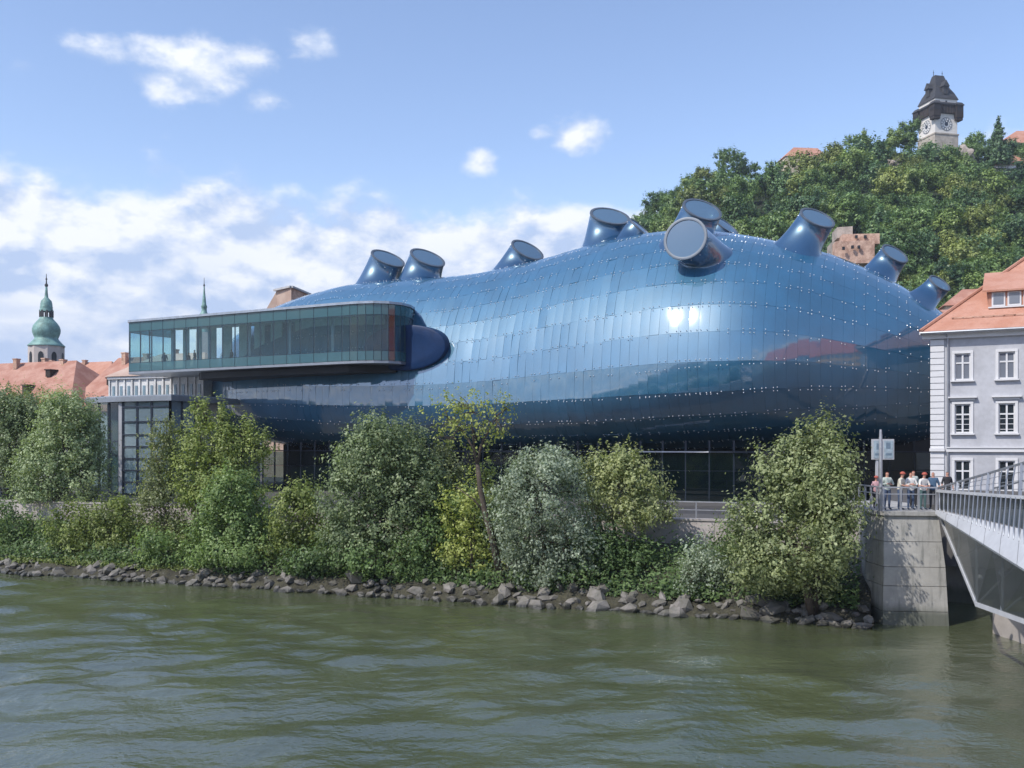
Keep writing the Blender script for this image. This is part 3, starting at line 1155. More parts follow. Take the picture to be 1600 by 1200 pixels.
# ------------------------------------------------------------------ grey house on the right
def grey_house():
    D0 = 65.0
    c0 = P(1455, 697, D0)
    c0.z = 0
    fdx = Vector((0.885, -0.465, 0)).normalized()
    nout = Vector((fdx.y, -fdx.x, 0))       # towards the river
    inw = -nout
    UP = Vector((0, 0, 1))
    ax = (fdx, inw, UP)

    def u_at(px):
        k = (px - CX) / F
        return (k * c0.y - c0.x) / (fdx.x - k * fdx.y)

    def q(u, z, out=0.0):
        return c0 + fdx * u + nout * out + UP * z

    def z_at(px, py):
        p = c0 + fdx * u_at(px)
        return CZ - (py - HY) * p.y / F

    root = thing('grey_house', c0 + UP * 5.0, 'grey blue rendered house with white window frames and red hip roof', 'house')
    LEN = 19.0
    side = Vector((0.60, 0.80, 0))
    back0 = c0 + side * 7.5
    back1 = c0 + fdx * LEN + inw * 7.5
    EZ = z_at(1455, 528)
    win_px = [1504, 1573, 1641, 1709]
    m = MB()
    # facade is a wall with openings
    us = [u_at(p) for p in win_px]
    hw = 0.50
    rows = [(z_at(1504, 594), z_at(1504, 552)), (z_at(1504, 677), z_at(1504, 631)), (z_at(1504, 766), z_at(1504, 719))]
    xs = sorted([0.0, LEN] + [u - hw for u in us] + [u + hw for u in us])
    zs = [4.6] + sorted([z for r in rows for z in r]) + [EZ]
    for i in range(len(xs) - 1):
        for j in range(len(zs) - 1):
            um, zm = (xs[i] + xs[i + 1]) / 2, (zs[j] + zs[j + 1]) / 2
            if any(abs(um - u) < hw for u in us) and any(a < zm < b for a, b in rows):
                continue
            m.add([q(xs[i], zs[j]), q(xs[i + 1], zs[j]), q(xs[i + 1], zs[j + 1]), q(xs[i], zs[j + 1])], [(0, 1, 2, 3)])
    m.add([c0 + UP * 4.6, back0 + UP * 4.6, back0 + UP * EZ, c0 + UP * EZ], [(3, 2, 1, 0)])
    m.add([back0 + UP * 4.6, back1 + UP * 4.6, back1 + UP * EZ, back0 + UP * EZ], [(3, 2, 1, 0)])
    e1 = c0 + fdx * LEN
    m.add([e1 + UP * 4.6, back1 + UP * 4.6, back1 + UP * EZ, e1 + UP * EZ], [(0, 1, 2, 3)])
    m.build('wall', M['stucco'], root)
    # dark room behind the glass
    m = MB()
    m.box(q(LEN / 2, (EZ + 4.6) / 2, -1.2), (LEN - 0.5, 0.1, EZ - 5.2), ax)
    m.build('room_wall', M['interior'], root)
    # corner quoins, block by block
    zq = 5.1
    uq = u_at(1475)
    k = 0
    while zq < EZ - 0.3:
        mb = MB()
        h = 0.42
        mb.box(q(uq / 2 - 0.02, zq + h / 2, 0.03), (uq + 0.06, 0.10, h - 0.05), ax)
        mb.build('quoin', M['trim'], root)
        zq += h
        k += 1
    m = MB()
    zb_ = z_at(1500, 703)
    m.box(q(LEN / 2 + 0.5, zb_, 0.09), (LEN - 0.9, 0.18, 0.26), ax)
    m.box(q(LEN / 2 + 0.5, zb_ + 0.16, 0.12), (LEN - 0.9, 0.26, 0.07), ax)
    m.box(q(uq / 2 - 0.02, zb_, 0.12), (uq + 0.14, 0.24, 0.20), ax)
    m.build('string_course', M['trim'], root)
    # cornice
    m = MB()
    m.box(q(LEN / 2 - 0.25, EZ + 0.05, 0.10), (LEN + 0.6, 0.30, 0.30), ax)
    m.box(q(LEN / 2 - 0.25, EZ + 0.28, 0.30), (LEN + 0.9, 0.62, 0.18), ax)
    m.build('cornice', M['trim'], root)
    for ri, (z0, z1) in enumerate(rows):
        for u in us:
            w = MB()
            fw = 0.17
            zc = (z0 + z1) / 2
            H = z1 - z0
            for sx in (-1, 1):
                w.box(q(u + sx * (hw + fw / 2 - 0.02), zc, 0.03), (fw, 0.10, H + 0.04), ax)
            w.box(q(u, z1 + fw / 2 - 0.01, 0.035), (2 * hw + 2 * fw - 0.04, 0.11, fw), ax)
            wo = w.build('window', M['trim'], root)
            s = MB()
            s.box(q(u, z0 - 0.06, 0.10), (2 * hw + 0.46, 0.26, 0.09), ax)
            s.build('window_sill', M['trim'], wo)
            if ri == 1:
                h = MB()
                h.box(q(u, z1 + 0.30, 0.05), (2 * hw + 0.5, 0.14, 0.16), ax)
                h.box(q(u, z1 + 0.43, 0.14), (2 * hw + 0.74, 0.34, 0.09), ax)
                h.build('window_hood', M['trim'], wo)
            s = MB()
            zt = z0 + H * 0.64
            for sx in (-1, 1):
                s.box(q(u + sx * (hw - 0.05), zc, -0.10), (0.10, 0.07, H), ax)
            s.box(q(u, zc, -0.085), (0.11, 0.08, H - 0.01), ax)
            for z in (z0 + 0.05, z1 - 0.05, zt):
                s.box(q(u, z, -0.095), (2 * hw - 0.02, 0.065, 0.10), ax)
            s.build('sash', M['trim'], wo)
            for sx in (-1, 1):
                for a, b in ((z0 + 0.1, zt - 0.05), (zt + 0.05, z1 - 0.1)):
                    g = MB()
                    g.box(q(u + sx * (hw / 2 - 0.02), (a + b) / 2, -0.12), (hw - 0.13, 0.02, b - a), ax)
                    g.build('pane', M['curtain_glass'] if ri == 0 else M['window_glass'], wo)
            if ri == 1:
                for sx in (-1, 1):
                    for kk in range(3):
                        c = MB()
                        c.box(q(u + sx * (hw / 2 - 0.02), z0 + 0.25 + kk * 0.35, -0.105), (hw - 0.13, 0.02, 0.035), ax)
                        c.build('glazing_bar', M['trim'], wo)
    m = MB()
    m.tube([q(uq + 0.25, 4.8, 0.10), q(uq + 0.25, EZ - 0.1, 0.10), q(uq + 0.05, EZ + 0.25, 0.5)], 0.065, 8)
    m.build('downpipe', M['steel'], root)
    # hip roof
    OV = 0.62
    ez = EZ + 0.38
    E0 = q(-OV * 1.0, ez, OV)
    Er = q(LEN, ez, OV)
    kx, Da = 1665, 72.0
    Ap = P(kx, 360, Da)
    Ar = Ap + fdx * 14
    Eb = back0 + UP * ez - fdx * 0.2
    m = MB()
    th = 0.16
    m.add([E0, Er, Ar, Ap], [(0, 1, 2, 3)])
    m.add([E0, Ap, Eb], [(0, 1, 2)])
    Ebr = back1 + UP * ez
    m.add([Ap, Ar, Ebr, Eb], [(0, 1, 2, 3)])
    dn = UP * th
    m.add([E0, Er, Er - dn, E0 - dn], [(3, 2, 1, 0)])
    m.add([E0, Eb, Eb - dn, E0 - dn], [(0, 1, 2, 3)])
    m.add([E0 - dn, Er - dn, Ebr - dn, Eb - dn], [(0, 1, 2, 3)])
    roof = m.build('roof', M['tile'], root)
    m = MB()
    for a, b, r in ((E0, Ap, 0.13), (Ap, Ar, 0.13)):
        n_ = int((b - a).length / 0.4)
        for i in range(n_):
            p0, p1 = a.lerp(b, i / n_), a.lerp(b, (i + 1.1) / n_)
            m.tube([p0 + UP * 0.05, p1 + UP * 0.07], [r, r * 0.85], 6)
    m.build('ridge_tile', M['tile'], roof)
    # gutter and snow guard
    m = MB()
    m.tube([E0 + nout * 0.06 - UP * 0.1, Er + nout * 0.06 - UP * 0.1], 0.09, 8)
    m.build('gutter', M['steel'], roof)
    m = MB()
    sl = (Ap - (E0 + fdx * (Ap - E0).dot(fdx)))
    def on_roof(u, f, h=0.0):
        a = q(u, ez, OV)
        d = Vector((Ap - E0))
        d -= fdx * d.dot(fdx)
        nn_ = fdx.cross(d).normalized()
        return a + d * f + nn_ * h
    for k in range(26):
        u = 1.3 + k * 0.62
        m.bar(on_roof(u, 0.105, 0.0), on_roof(u, 0.105, 0.13), 0.12, 0.05)
    m.bar(on_roof(1.2, 0.105, 0.10), on_roof(17.5, 0.105, 0.10), 0.05)
    m.build('snow_guard', M['brick'], roof)
    # long dormer with a lean-to roof
    ua, ub = u_at(1543), u_at(1543) + 9.5
    f0, f1 = 0.185, 0.56
    base = on_roof(ua, f0)
    zt = z_at(1545, 466) + 0.1
    A0, B0 = on_roof(ua, f0), on_roof(ub, f0)
    A1, B1 = A0.copy(), B0.copy()
    A1.z = B1.z = A0.z + 1.28
    A2, B2 = on_roof(ua, f1, 0.0), on_roof(ub, f1, 0.0)
    m = MB()
    m.add([A0, B0, B1, A1], [(0, 1, 2, 3)])
    m.add([A0, A1, A2], [(0, 1, 2)])
    m.build('dormer', M['tile'], roof)
    m = MB()
    ra, rb_ = A1 - fdx * 0.35 + nout * 0.35 - UP * 0.05, B1 + nout * 0.35 - UP * 0.05
    m.add([ra, rb_, B2 + UP * 0.05, A2 - fdx * 0.35 + UP * 0.05], [(0, 1, 2, 3)])
    m.add([ra, rb_, rb_ - UP * 0.12, ra - UP * 0.12], [(3, 2, 1, 0)])
    m.add([ra, A2 - fdx * 0.35 + UP * 0.05, A2 - fdx * 0.35 - UP * 0.07, ra - UP * 0.12], [(0, 1, 2, 3)])
    m.build('dormer_roof', M['tile'], roof)
    for k in range(6):
        u = ua + 0.62 + k * 0.95
        p = on_roof(u, f0) + nout * 0.03
        w = MB()
        w.box(p + UP * 0.62, (0.82, 0.08, 0.95), ax)
        wo = w.build('dormer_window', M['trim'], roof)
        g = MB()
        g.box(p + UP * 0.64 + nout * 0.05, (0.62, 0.03, 0.74), ax)
        g.build('dormer_pane', M['curtain_glass'], roof)
    m = MB()
    m.box((A0 + B0) / 2 + nout * 0.08 + UP * 0.08, (ub - ua, 0.14, 0.09), ax)
    m.build('dormer_sill', M['trim'], roof)


grey_house()

# ------------------------------------------------------------------ bridgehead, abutment and footbridge
def bridgehead():
    z = 5.06
    f0 = P(1386, 975, 42.9)
    f1 = P(1476, 975, 42.6)
    l1 = P(1352, 968, 45.2)
    m = MB()
    dn = 0.0
    poly = [ST(16.7, 4.4), (f0.x, f0.y), (f1.x, f1.y), (f1.x + 1.2, f1.y + 6), ST(16.7 + 3, 25.0), ST(16.7, 25.0)]
    poly = [(p[0], p[1]) for p in poly]
    # tapering faces: the foot stands forward of the head
    up = [(l1.x, l1.y + 0.05), (f0.x, f0.y + 0.35), (f1.x - 0.12, f1.y + 0.35), (f1.x + 1.2, f1.y + 6.5), (f1.x + 1.2, f1.y + 9), (l1.x + 1.6, l1.y + 6.5)]
    lo = [(l1.x - 0.05, l1.y), (f0.x - 0.2, f0.y), (f1.x + 0.25, f1.y), (f1.x + 1.4, f1.y + 6.5), (f1.x + 1.2, f1.y + 9), (l1.x + 1.6, l1.y + 6.5)]
    zm = 2.6
    mid = [((a[0] * 0.45 + b[0] * 0.55), (a[1] * 0.3 + b[1] * 0.7)) for a, b in zip(up, lo)]
    root = thing('bridge_abutment', (f0.x, f0.y, 0), 'big board marked concrete abutment at the end of the footbridge', 'abutment')
    n = len(up)

    def outline(zq):
        if zq <= zm:
            f = (zq + 0.9) / (zm + 0.9)
            return [(p[0] + (q_[0] - p[0]) * f, p[1] + (q_[1] - p[1]) * f) for p, q_ in zip(lo, mid)]
        f = (zq - zm) / (z - 0.18 - zm)
        return [(p[0] + (q_[0] - p[0]) * f, p[1] + (q_[1] - p[1]) * f) for p, q_ in zip(mid, up)]

    lifts = [-0.9, 0.62, 1.75, zm, 3.72, z - 0.18]
    for k in range(len(lifts) - 1):
        m = MB()
        z0, z1 = lifts[k] + (0.012 if k else 0), lifts[k + 1] - 0.012
        a_, b_ = outline(z0), outline(z1)
        vs = [(p[0], p[1], z0) for p in a_] + [(p[0], p[1], z1) for p in b_]
        fs = [tuple(reversed(range(n))), tuple(range(n, 2 * n))] + [(i, (i + 1) % n, n + (i + 1) % n, n + i) for i in range(n)]
        m.add(vs, fs)
        m.build('concrete_lift', M['concrete'], root)
    # core a hand's breadth behind the joints
    m = MB()
    cc_ = (sum(p[0] for p in up) / n, sum(p[1] for p in up) / n)
    sh = lambda L_: [(p[0] + (cc_[0] - p[0]) * 0.02, p[1] + (cc_[1] - p[1]) * 0.02) for p in L_]
    a_, b_ = sh(outline(-0.8)), sh(outline(z - 0.25))
    m.add([(p[0], p[1], -0.8) for p in a_] + [(p[0], p[1], z - 0.25) for p in b_], [(i, (i + 1) % n, n + (i + 1) % n, n + i) for i in range(n)])
    m.build('core', M['concrete'], root)
    # formwork joints: thin proud strips
    m = MB()
    ctr = Vector((sum(p[0] for p in up) / n, sum(p[1] for p in up) / n, 0))
    cap = [Vector((p[0], p[1], 0)) for p in up]
    cap2 = [c + (c - ctr).normalized() * 0.14 for c in cap]
    m.prism(cap2, z - 0.178, z)
    m.build('coping_slab', M['concrete'], root)
    # wing wall and dark recess under the deck
    m = MB()
    a = P(1478, 975, 49.5)
    b = P(1620, 975, 46.0)
    m.prism([(a.x, a.y), (b.x + 4, b.y - 1.5), (b.x + 4, b.y + 3), (a.x, a.y + 3)], -0.9, z - 0.35)
    m.build('back_wall', M['concrete'], root)
    m = MB()
    c = P(1592, 985, 39.5)
    m.prism([(c.x - 0.28, c.y - 0.8), (c.x + 2.5, c.y - 1.6), (c.x + 2.5, c.y + 1.6), (c.x - 0.28, c.y + 1.6)], -0.9, 0.9)
    m.build('footing', M['paving'], root)
    # square behind the abutment
    m = MB()
    pl = [(l1.x + 0.1, l1.y + 0.3), (f1.x - 0.1, f1.y + 1.0), (f1.x + 1.1, f1.y + 6.4), ST(60, -2), ST(60, 30), ST(17.5, 30), ST(16.75, 12)]
    m.prism([(p[0], p[1]) for p in pl], 2.0, z - 0.18 + 0.176)
    tag(m.build('square_pavement', M['dark_paving']), 'paved square at the bridge end', kind='structure')
    return z, l1, f0, f1, up


PZ, AL, AF0, AF1, AUP = bridgehead()


def rail_fence(name, pts, z, h, step, label, mat, post=0.06, bars=(1.0, 0.86), infill=True, group=None):
    """railing along plan points at deck height z"""
    a0 = Vector((pts[0][0], pts[0][1], z))
    root = thing(name, a0, label, 'railing', group)
    V = [Vector((p[0], p[1], z)) for p in pts]
    for i in range(len(V) - 1):
        a, b = V[i], V[i + 1]
        L = (b - a).length
        n = max(1, int(round(L / step)))
        for k in range(n + (1 if i == len(V) - 2 else 0)):
            p = a.lerp(b, k / n)
            m = MB()
            m.bar(p, p + Vector((0, 0, h)), post, post * 1.2)
            m.build('post', mat, root)
        for f in bars:
            m = MB()
            m.bar(a + Vector((0, 0, h * f)), b + Vector((0, 0, h * f)), 0.07 if f == 1.0 else 0.04, 0.06 if f == 1.0 else 0.04)
            m.build('handrail' if f == 1.0 else 'crossbar', mat, root)
    return root


rail_fence('railing', [(AUP[0][0], AUP[0][1] + 3.0), (AUP[0][0] + 0.05, AUP[0][1] + 0.1), (AUP[1][0], AUP[1][1] + 0.1), (AUP[2][0] - 0.05, AUP[2][1] + 0.1)],
           PZ, 1.08, 0.78, 'grey steel railing on top of the concrete abutment', M['rail'], 0.07, (1.0, 0.72))


def footbridge():
    root = thing('footbridge', P(1463, 800, 43), 'pale steel footbridge with curved brackets crossing towards the viewer', 'footbridge')
    UP = Vector((0, 0, 1))
    A0, A1 = P(1464, 797, 42.7), P(1700, 852, 27.5)
    B0, B1 = P(1463, 804, 42.6), P(1700, 952, 25.0)
    NSEG = 9
    along = (A1 - A0)

    def lerp3(a, b, f):
        return a.lerp(b, f)

    far = Vector((4.2, 0.6, 0))
    # deck slab
    m = MB()
    dA, dB = A0 + far, A1 + far
    m.add([A0, A1, dB, dA, A0 - UP * 0.12, A1 - UP * 0.12, dB - UP * 0.12, dA - UP * 0.12],
          [(0, 1, 2, 3), (7, 6, 5, 4), (0, 4, 5, 1), (3, 2, 6, 7), (0, 3, 7, 4), (1, 5, 6, 2)])
    m.build('deck', M['paving'], root)
    # white edge plate, panel by panel
    for k in range(NSEG):
        f0, f1 = k / NSEG + 0.001, (k + 1) / NSEG - 0.001
        a, b, c, d = lerp3(A0, A1, f0), lerp3(A0, A1, f1), lerp3(B0, B1, f1), lerp3(B0, B1, f0)
        nrm = (b - a).cross(d - a).normalized()
        if nrm.z < 0:
            nrm = -nrm
        o = nrm * 0.05
        e = MB()
        # slightly domed towards its lower edge
        mid0, mid1 = (a + d) / 2 + nrm * 0.015, (b + c) / 2 + nrm * 0.015
        e.add([a + o, b + o, mid1 + o, mid0 + o, c + o, d + o, d - nrm * 0.02 - UP * 0.08, c - nrm * 0.02 - UP * 0.08],
              [(0, 1, 2, 3), (3, 2, 4, 5), (5, 4, 7, 6)])
        e.build('edge_plate', M['white_steel'], root, smooth=40)
    # curved brackets under the pale band
    T0, T1 = P(1464, 767, 43.0), P(1700, 785, 29.5)
    m = MB()
    m.bar(T0, T1, 0.07, 0.12)
    m.build('band_rail', M['white_steel'], root)
    NBK = 30
    for k in range(NBK):
        f = (k + 0.5) / NBK
        f = f ** 0.9
        t = T0.lerp(T1, f)
        a = A0.lerp(A1, f)
        b = B0.lerp(B1, min(1, f + 0.03))
        p3 = a.lerp(b, 0.42) + UP * 0.10
        pts = [t, t.lerp(a, 0.45) + (b - a) * 0.02, a + UP * 0.16 + (b - a) * 0.10, p3]
        q = MB()
        q.tube(pts, [0.03, 0.032, 0.035, 0.03], 6)
        q.build('bracket', M['steel'], root, smooth=True)
    # wind screen strip behind the brackets
    m = MB()
    m.add([T0 + far * 0.03 - UP * 0.03, T1 + far * 0.03 - UP * 0.03, A1 + far * 0.03 + UP * 0.02, A0 + far * 0.03 + UP * 0.02], [(3, 2, 1, 0)])
    m.build('screen', M['mesh_panel'], root)
    # upper railing rising over the river
    U0, U1 = P(1464, 763, 44.0), P(1700, 694, 33.0)
    V0, V1 = P(1464, 769, 44.0), P(1700, 786, 31.0)
    m = MB()
    m.bar(U0, U1, 0.09, 0.08)
    m.build('upper_handrail', M['steel'], root)
    NP = 22
    for k in range(NP):
        f = ((k + 0.4) / NP) ** 0.92
        a, b = V0.lerp(V1, f), U0.lerp(U1, f)
        mid = a.lerp(b, 0.5) + Vector((-0.07, -0.05, 0)) * (b.z - a.z)
        q = MB()
        if k % 5 == 3:
            q.bar(a, b, 0.12, 0.06)
        else:
            q.tube([a, mid, b], 0.028, 6)
        q.build('baluster', M['steel'], root)
    m = MB()
    for f in (0.25, 0.5, 0.75):
        m.bar(V0.lerp(U0, f), V1.lerp(U1, f), 0.02)
    m.build('tension_cable', M['steel'], root)
    # far-side railing
    m = MB()
    W0_, W1_ = U0 + Vector((3.2, 1.2, -0.05)), U1 + Vector((3.6, 1.2, -0.05))
    m.bar(W0_, W1_, 0.07)
    for k in range(18):
        f = (k + 0.5) / 18
        b = W0_.lerp(W1_, f)
        m.bar(b, Vector((b.x, b.y, b.z - 1.1)), 0.04)
    m.build('far_railing', M['steel'], root)
    # V-shaped under-truss with tinted sheets
    C0, C1, C2 = P(1471, 812, 42.8), P(1526, 944, 36.0), P(1700, 1006, 27.0)
    Bm = B0.lerp(B1, 0.02)
    def bot(f):
        return B0.lerp(B1, f) - UP * 0.03
    tr = MB()
    tr.bar(C0, C1, 0.10, 0.14)
    tr.bar(C1, C2, 0.12, 0.16)
    tr.build('bottom_chord', M['white_steel'], root)
    segs = [(0.0, C0, C0), (0.16, C0.lerp(C1, 0.5), C0.lerp(C1, 0.5)), (0.30, C1, C1), (0.50, C1.lerp(C2, 0.28), None), (0.72, C1.lerp(C2, 0.58), None), (1.0, C2, None)]
    for k in range(len(segs) - 1):
        a, b = bot(segs[k][0]), bot(segs[k + 1][0])
        c, d = segs[k + 1][1], segs[k][1]
        s = MB()
        s.add([a, b, c, d], [(3, 2, 1, 0)])
        s.build('tinted_sheet', M['mesh_panel'], root)
        s = MB()
        s.tube([b + far * 0.1, c], 0.05, 6)
        s.build('strut', M['steel'], root)
        s = MB()
        s.tube([c + Vector((0.05, 0.05, 0)), b + far * 0.8], 0.045, 6)
        s.build('far_strut', M['steel'], root)
    s = MB()
    # inner dark underside
    s.add([bot(0) + far * 0.15, bot(1) + far * 0.15, bot(1) + far, bot(0) + far], [(0, 1, 2, 3)])
    s.build('deck_underside', M['dark_steel'], root)
    for k in range(3):
        s = MB()
        pz = [P(1547, 872, 36), P(1556, 898, 35.5), P(1522, 905, 37.5)][k] + Vector((0.5, 0.6, 0))
        s.lathe(pz, [(0.03, -0.10), (0.10, -0.06), (0.12, 0.0), (0.10, 0.06), (0.03, 0.10)], 10)
        s.build('node_joint', M['white_steel'], root, smooth=True)


footbridge()

# sign board and mast on the abutment
def signs():
    UP = Vector((0, 0, 1))
    b = P(1370, 797, 45.4)
    b.z = PZ
    root = thing('sign_board', b, 'pale two panel notice board on a post beside the abutment railing', 'sign')
    m = MB()
    z0, z1 = P(1370, 718, 45.4).z, P(1370, 686, 45.4).z
    xc = P(1379, 700, 45.4).x
    w = 34 * 45.4 / F
    m.bar(b, Vector((b.x, b.y, z0 + 0.1)), 0.11)
    m.build('post', M['white_steel'], root)
    m = MB()
    fr = (Vector((1, 0, 0)), Vector((0, 1, 0)), UP)
    m.box((xc, b.y - 0.02, (z0 + z1) / 2), (w, 0.14, z1 - z0), fr)
    m.build('board', M['white_steel'], root)
    blue = pbr('printed panel', (0.34, 0.42, 0.47), 0.5, var=0.25, scale=5)
    dk = pbr('printed figure', (0.16, 0.22, 0.28), 0.5, var=0.2, scale=8)
    for k in (-1, 1):
        m = MB()
        m.box((xc + k * w * 0.24, b.y - 0.10, (z0 + z1) / 2), (w * 0.40, 0.02, (z1 - z0) * 0.84), fr)
        m.box((xc + k * w * 0.22, b.y - 0.115, z0 + (z1 - z0) * (0.64 if k < 0 else 0.68)), (w * 0.20, 0.012, (z1 - z0) * 0.30), fr, 1)
        m.box((xc + k * w * 0.24, b.y - 0.115, z0 + (z1 - z0) * 0.26), (w * 0.28, 0.012, (z1 - z0) * 0.10), fr, 1)
        m.build('notice_panel', [blue, dk], root)
    b2 = P(1376, 800, 43.6)
    b2.z = PZ
    mast = MB()
    zt = P(1376, 671, 43.6).z
    mast.tube([b2, Vector((b2.x, b2.y, zt - 0.4)), Vector((b2.x, b2.y, zt))], [0.09, 0.075, 0.05], 10)
    mo = mast.build('mast', M['rail'], smooth=40)
    tag(mo, 'slim grey steel mast standing at the abutment railing', 'mast')


signs()

# promenade railing by the museum door
sA, sB = s_at(930, 8.4), s_at(1200, 8.4)
rail_fence('railing', [tuple(ST(sA, 8.4))[:2], tuple(ST(sB, 8.4))[:2]], GROUND_Z, 1.0, 2.1,
           'light metal railing on the promenade in front of the museum lobby', M['rail'], 0.06, (1.0, 0.55))
rail_fence('railing', [tuple(ST(s_at(-30, 7.6), 7.6))[:2], tuple(ST(s_at(170, 7.6), 7.6))[:2]], GROUND_Z, 1.0, 2.1,
           'dark railing on the promenade below the leftmost trees', M['dark_steel'], 0.06, (1.0, 0.5))

# stairs down to the water beside the abutment
def stairs():
    root = thing('stone_stairs', place(1338, 5.5, 1.0), 'pale stone steps going down the bank beside the concrete abutment', 'stairs')
    for k in range(9):
        t = 6.2 - k * 0.42
        z = 3.75 - k * 0.30
        m = MB()
        s0 = s_at(1322, t)
        s1 = s_at(1349, t)
        m.prism([ST(s0, t), ST(s1, t), ST(s1, t + 0.6), ST(s0, t + 0.6)], z - 0.5, z)
        m.build('step', M['paving'], root)
    m = MB()
    s1 = s_at(1340, 6.4)
    m.prism([ST(s_at(1318, 6.4), 6.3), ST(16.6, 6.3), ST(16.6, 6.8), ST(s_at(1318, 6.4), 6.8)], 3.6, 4.75)
    m.build('parapet', M['paving'], root)


stairs()

# ------------------------------------------------------------------ trees
PAL = {
    'sage': ((0.089, 0.129, 0.059), (0.395, 0.473, 0.259)),
    'green': ((0.050, 0.094, 0.030), (0.281, 0.385, 0.140)),
    'dark': ((0.033, 0.067, 0.023), (0.187, 0.275, 0.103)),
    'yellow': ((0.050, 0.075, 0.018), (0.310, 0.370, 0.115)),
    'olive': ((0.078, 0.103, 0.041), (0.374, 0.409, 0.188)),
    'silver': ((0.102, 0.134, 0.096), (0.449, 0.520, 0.389)),
    'pale': ((0.093, 0.123, 0.049), (0.456, 0.508, 0.259)),
    'straw': ((0.089, 0.116, 0.023), (0.395, 0.440, 0.130)),
}
LEAF = {k: leaf_mat('leaves ' + k, *v) for k, v in PAL.items()}


def leaf_quads(c, L, Wd, nrm_bias, r, bias=2.2):
    """diamond leaves at points c; nrm_bias (n,3) preferred facing"""
    n = len(c)
    nr = r.normal(size=(n, 3)) + nrm_bias * bias
    nr /= np.linalg.norm(nr, axis=1, keepdims=True)
    d = r.normal(size=(n, 3))
    d[:, 2] -= 0.5
    a = d - nr * (d * nr).sum(1, keepdims=True)
    a /= np.linalg.norm(a, axis=1, keepdims=True) + 1e-9
    b = np.cross(nr, a)
    sz = r.uniform(0.5, 1.45, (n, 1))
    v = np.empty((n, 4, 3))
    v[:, 0] = c - a * L * sz * 0.5
    v[:, 1] = c + b * Wd * sz * 0.5 - a * L * sz * 0.05
    v[:, 2] = c + a * L * sz * 0.5 - nr * (0.12 * L)
    v[:, 3] = c - b * Wd * sz * 0.5 - a * L * sz * 0.05
    return v.reshape(-1, 3)


def crown_points(lobes, dens, r, clump=0.42, per=34, droop=0.0, spiky=0.5, shoots=0.0):
    """lobes: (centre, rx, ry, rz). Leaves gather in sprays that start inside and reach out of each lobe"""
    pts, bias, tint, tips = [], [], [], []
    for (c, rx, ry, rz) in lobes:
        area = rx * rz * math.pi
        nc = max(6, int(area * dens))
        u = r.normal(size=(nc, 3))
        u /= np.linalg.norm(u, axis=1, keepdims=True)
        rad = r.uniform(0.30, 1.0, nc) ** 0.45 * (1 + r.normal(0, 0.07, nc))
        cen = c + u * rad[:, None] * np.array([rx, ry, rz])
        tips.append(cen)
        k = r.integers(int(per * 0.6), int(per * 1.4) + 1, nc)
        idx = np.repeat(np.arange(nc), k)
        m = len(idx)
        # spray axis: outwards and up (or hanging)
        ax = u * np.array([1, 1, 0.8]) + np.array([0, 0, 0.55 - droop * 1.9])
        ax += r.normal(0, 0.35, ax.shape)
        ax /= np.linalg.norm(ax, axis=1, keepdims=True)
        cs = clump * r.uniform(0.6, 1.35, nc)
        along = r.normal(0, 0.62 + spiky * 0.5, m)
        p = cen[idx] + ax[idx] * (along * cs[idx])[:, None] + r.normal(0, 0.42, (m, 3)) * cs[idx][:, None]
        pts.append(p)
        q = (p - cen[idx]) / (cs[idx][:, None] * 0.8)
        bias.append(u[idx] * 0.55 + q * 0.75 + np.array([0, 0, 0.42]))
        tn = r.normal(0.58, 0.22, nc)[idx] + r.normal(0, 0.07, m)
        tint.append(tn)
        # young shoots standing out of the outline
        if shoots:
            ns = max(3, int(area * shoots))
            u = r.normal(size=(ns, 3))
            u[:, 2] = np.abs(u[:, 2]) * 1.2 - 0.25
            u /= np.linalg.norm(u, axis=1, keepdims=True)
            st = c + u * np.array([rx, ry, rz]) * 0.9
            ax = u * 0.75 + np.array([0, 0, 0.75 - droop * 1.6]) + r.normal(0, 0.25, (ns, 3))
            ax /= np.linalg.norm(ax, axis=1, keepdims=True)
            ln = r.uniform(0.35, 1.05, ns) * clump * 2.2
            k = np.maximum(6, (ln * 26).astype(int))
            idx = np.repeat(np.arange(ns), k)
            f = r.random(len(idx))
            p = st[idx] + ax[idx] * (f * ln[idx])[:, None] + r.normal(0, 0.17, (len(idx), 3)) * (1.15 - f)[:, None] * clump * 2
            pts.append(p)
            bias.append(u[idx] * 0.6 + np.array([0, 0, 0.5]))
            tint.append(r.normal(0.72, 0.15, ns)[idx])
    return np.concatenate(pts), np.concatenate(bias), np.concatenate(tint), tips


def limb(mb, a, b, r0, r1, r, wob=0.12, n=5, sides=6):
    a, b = Vector(a), Vector(b)
    L = (b - a).length
    pts, rad = [], []
    off = Vector(r.normal(0, wob * L, 3))
    for i in range(n):
        f = i / (n - 1)
        p = a.lerp(b, f) + off * math.sin(math.pi * f) * 0.6 + Vector((0, 0, 0.08 * L * math.sin(math.pi * f)))
        pts.append(p)
        rad.append(r0 + (r1 - r0) * f)
    mb.tube(pts, rad, sides)


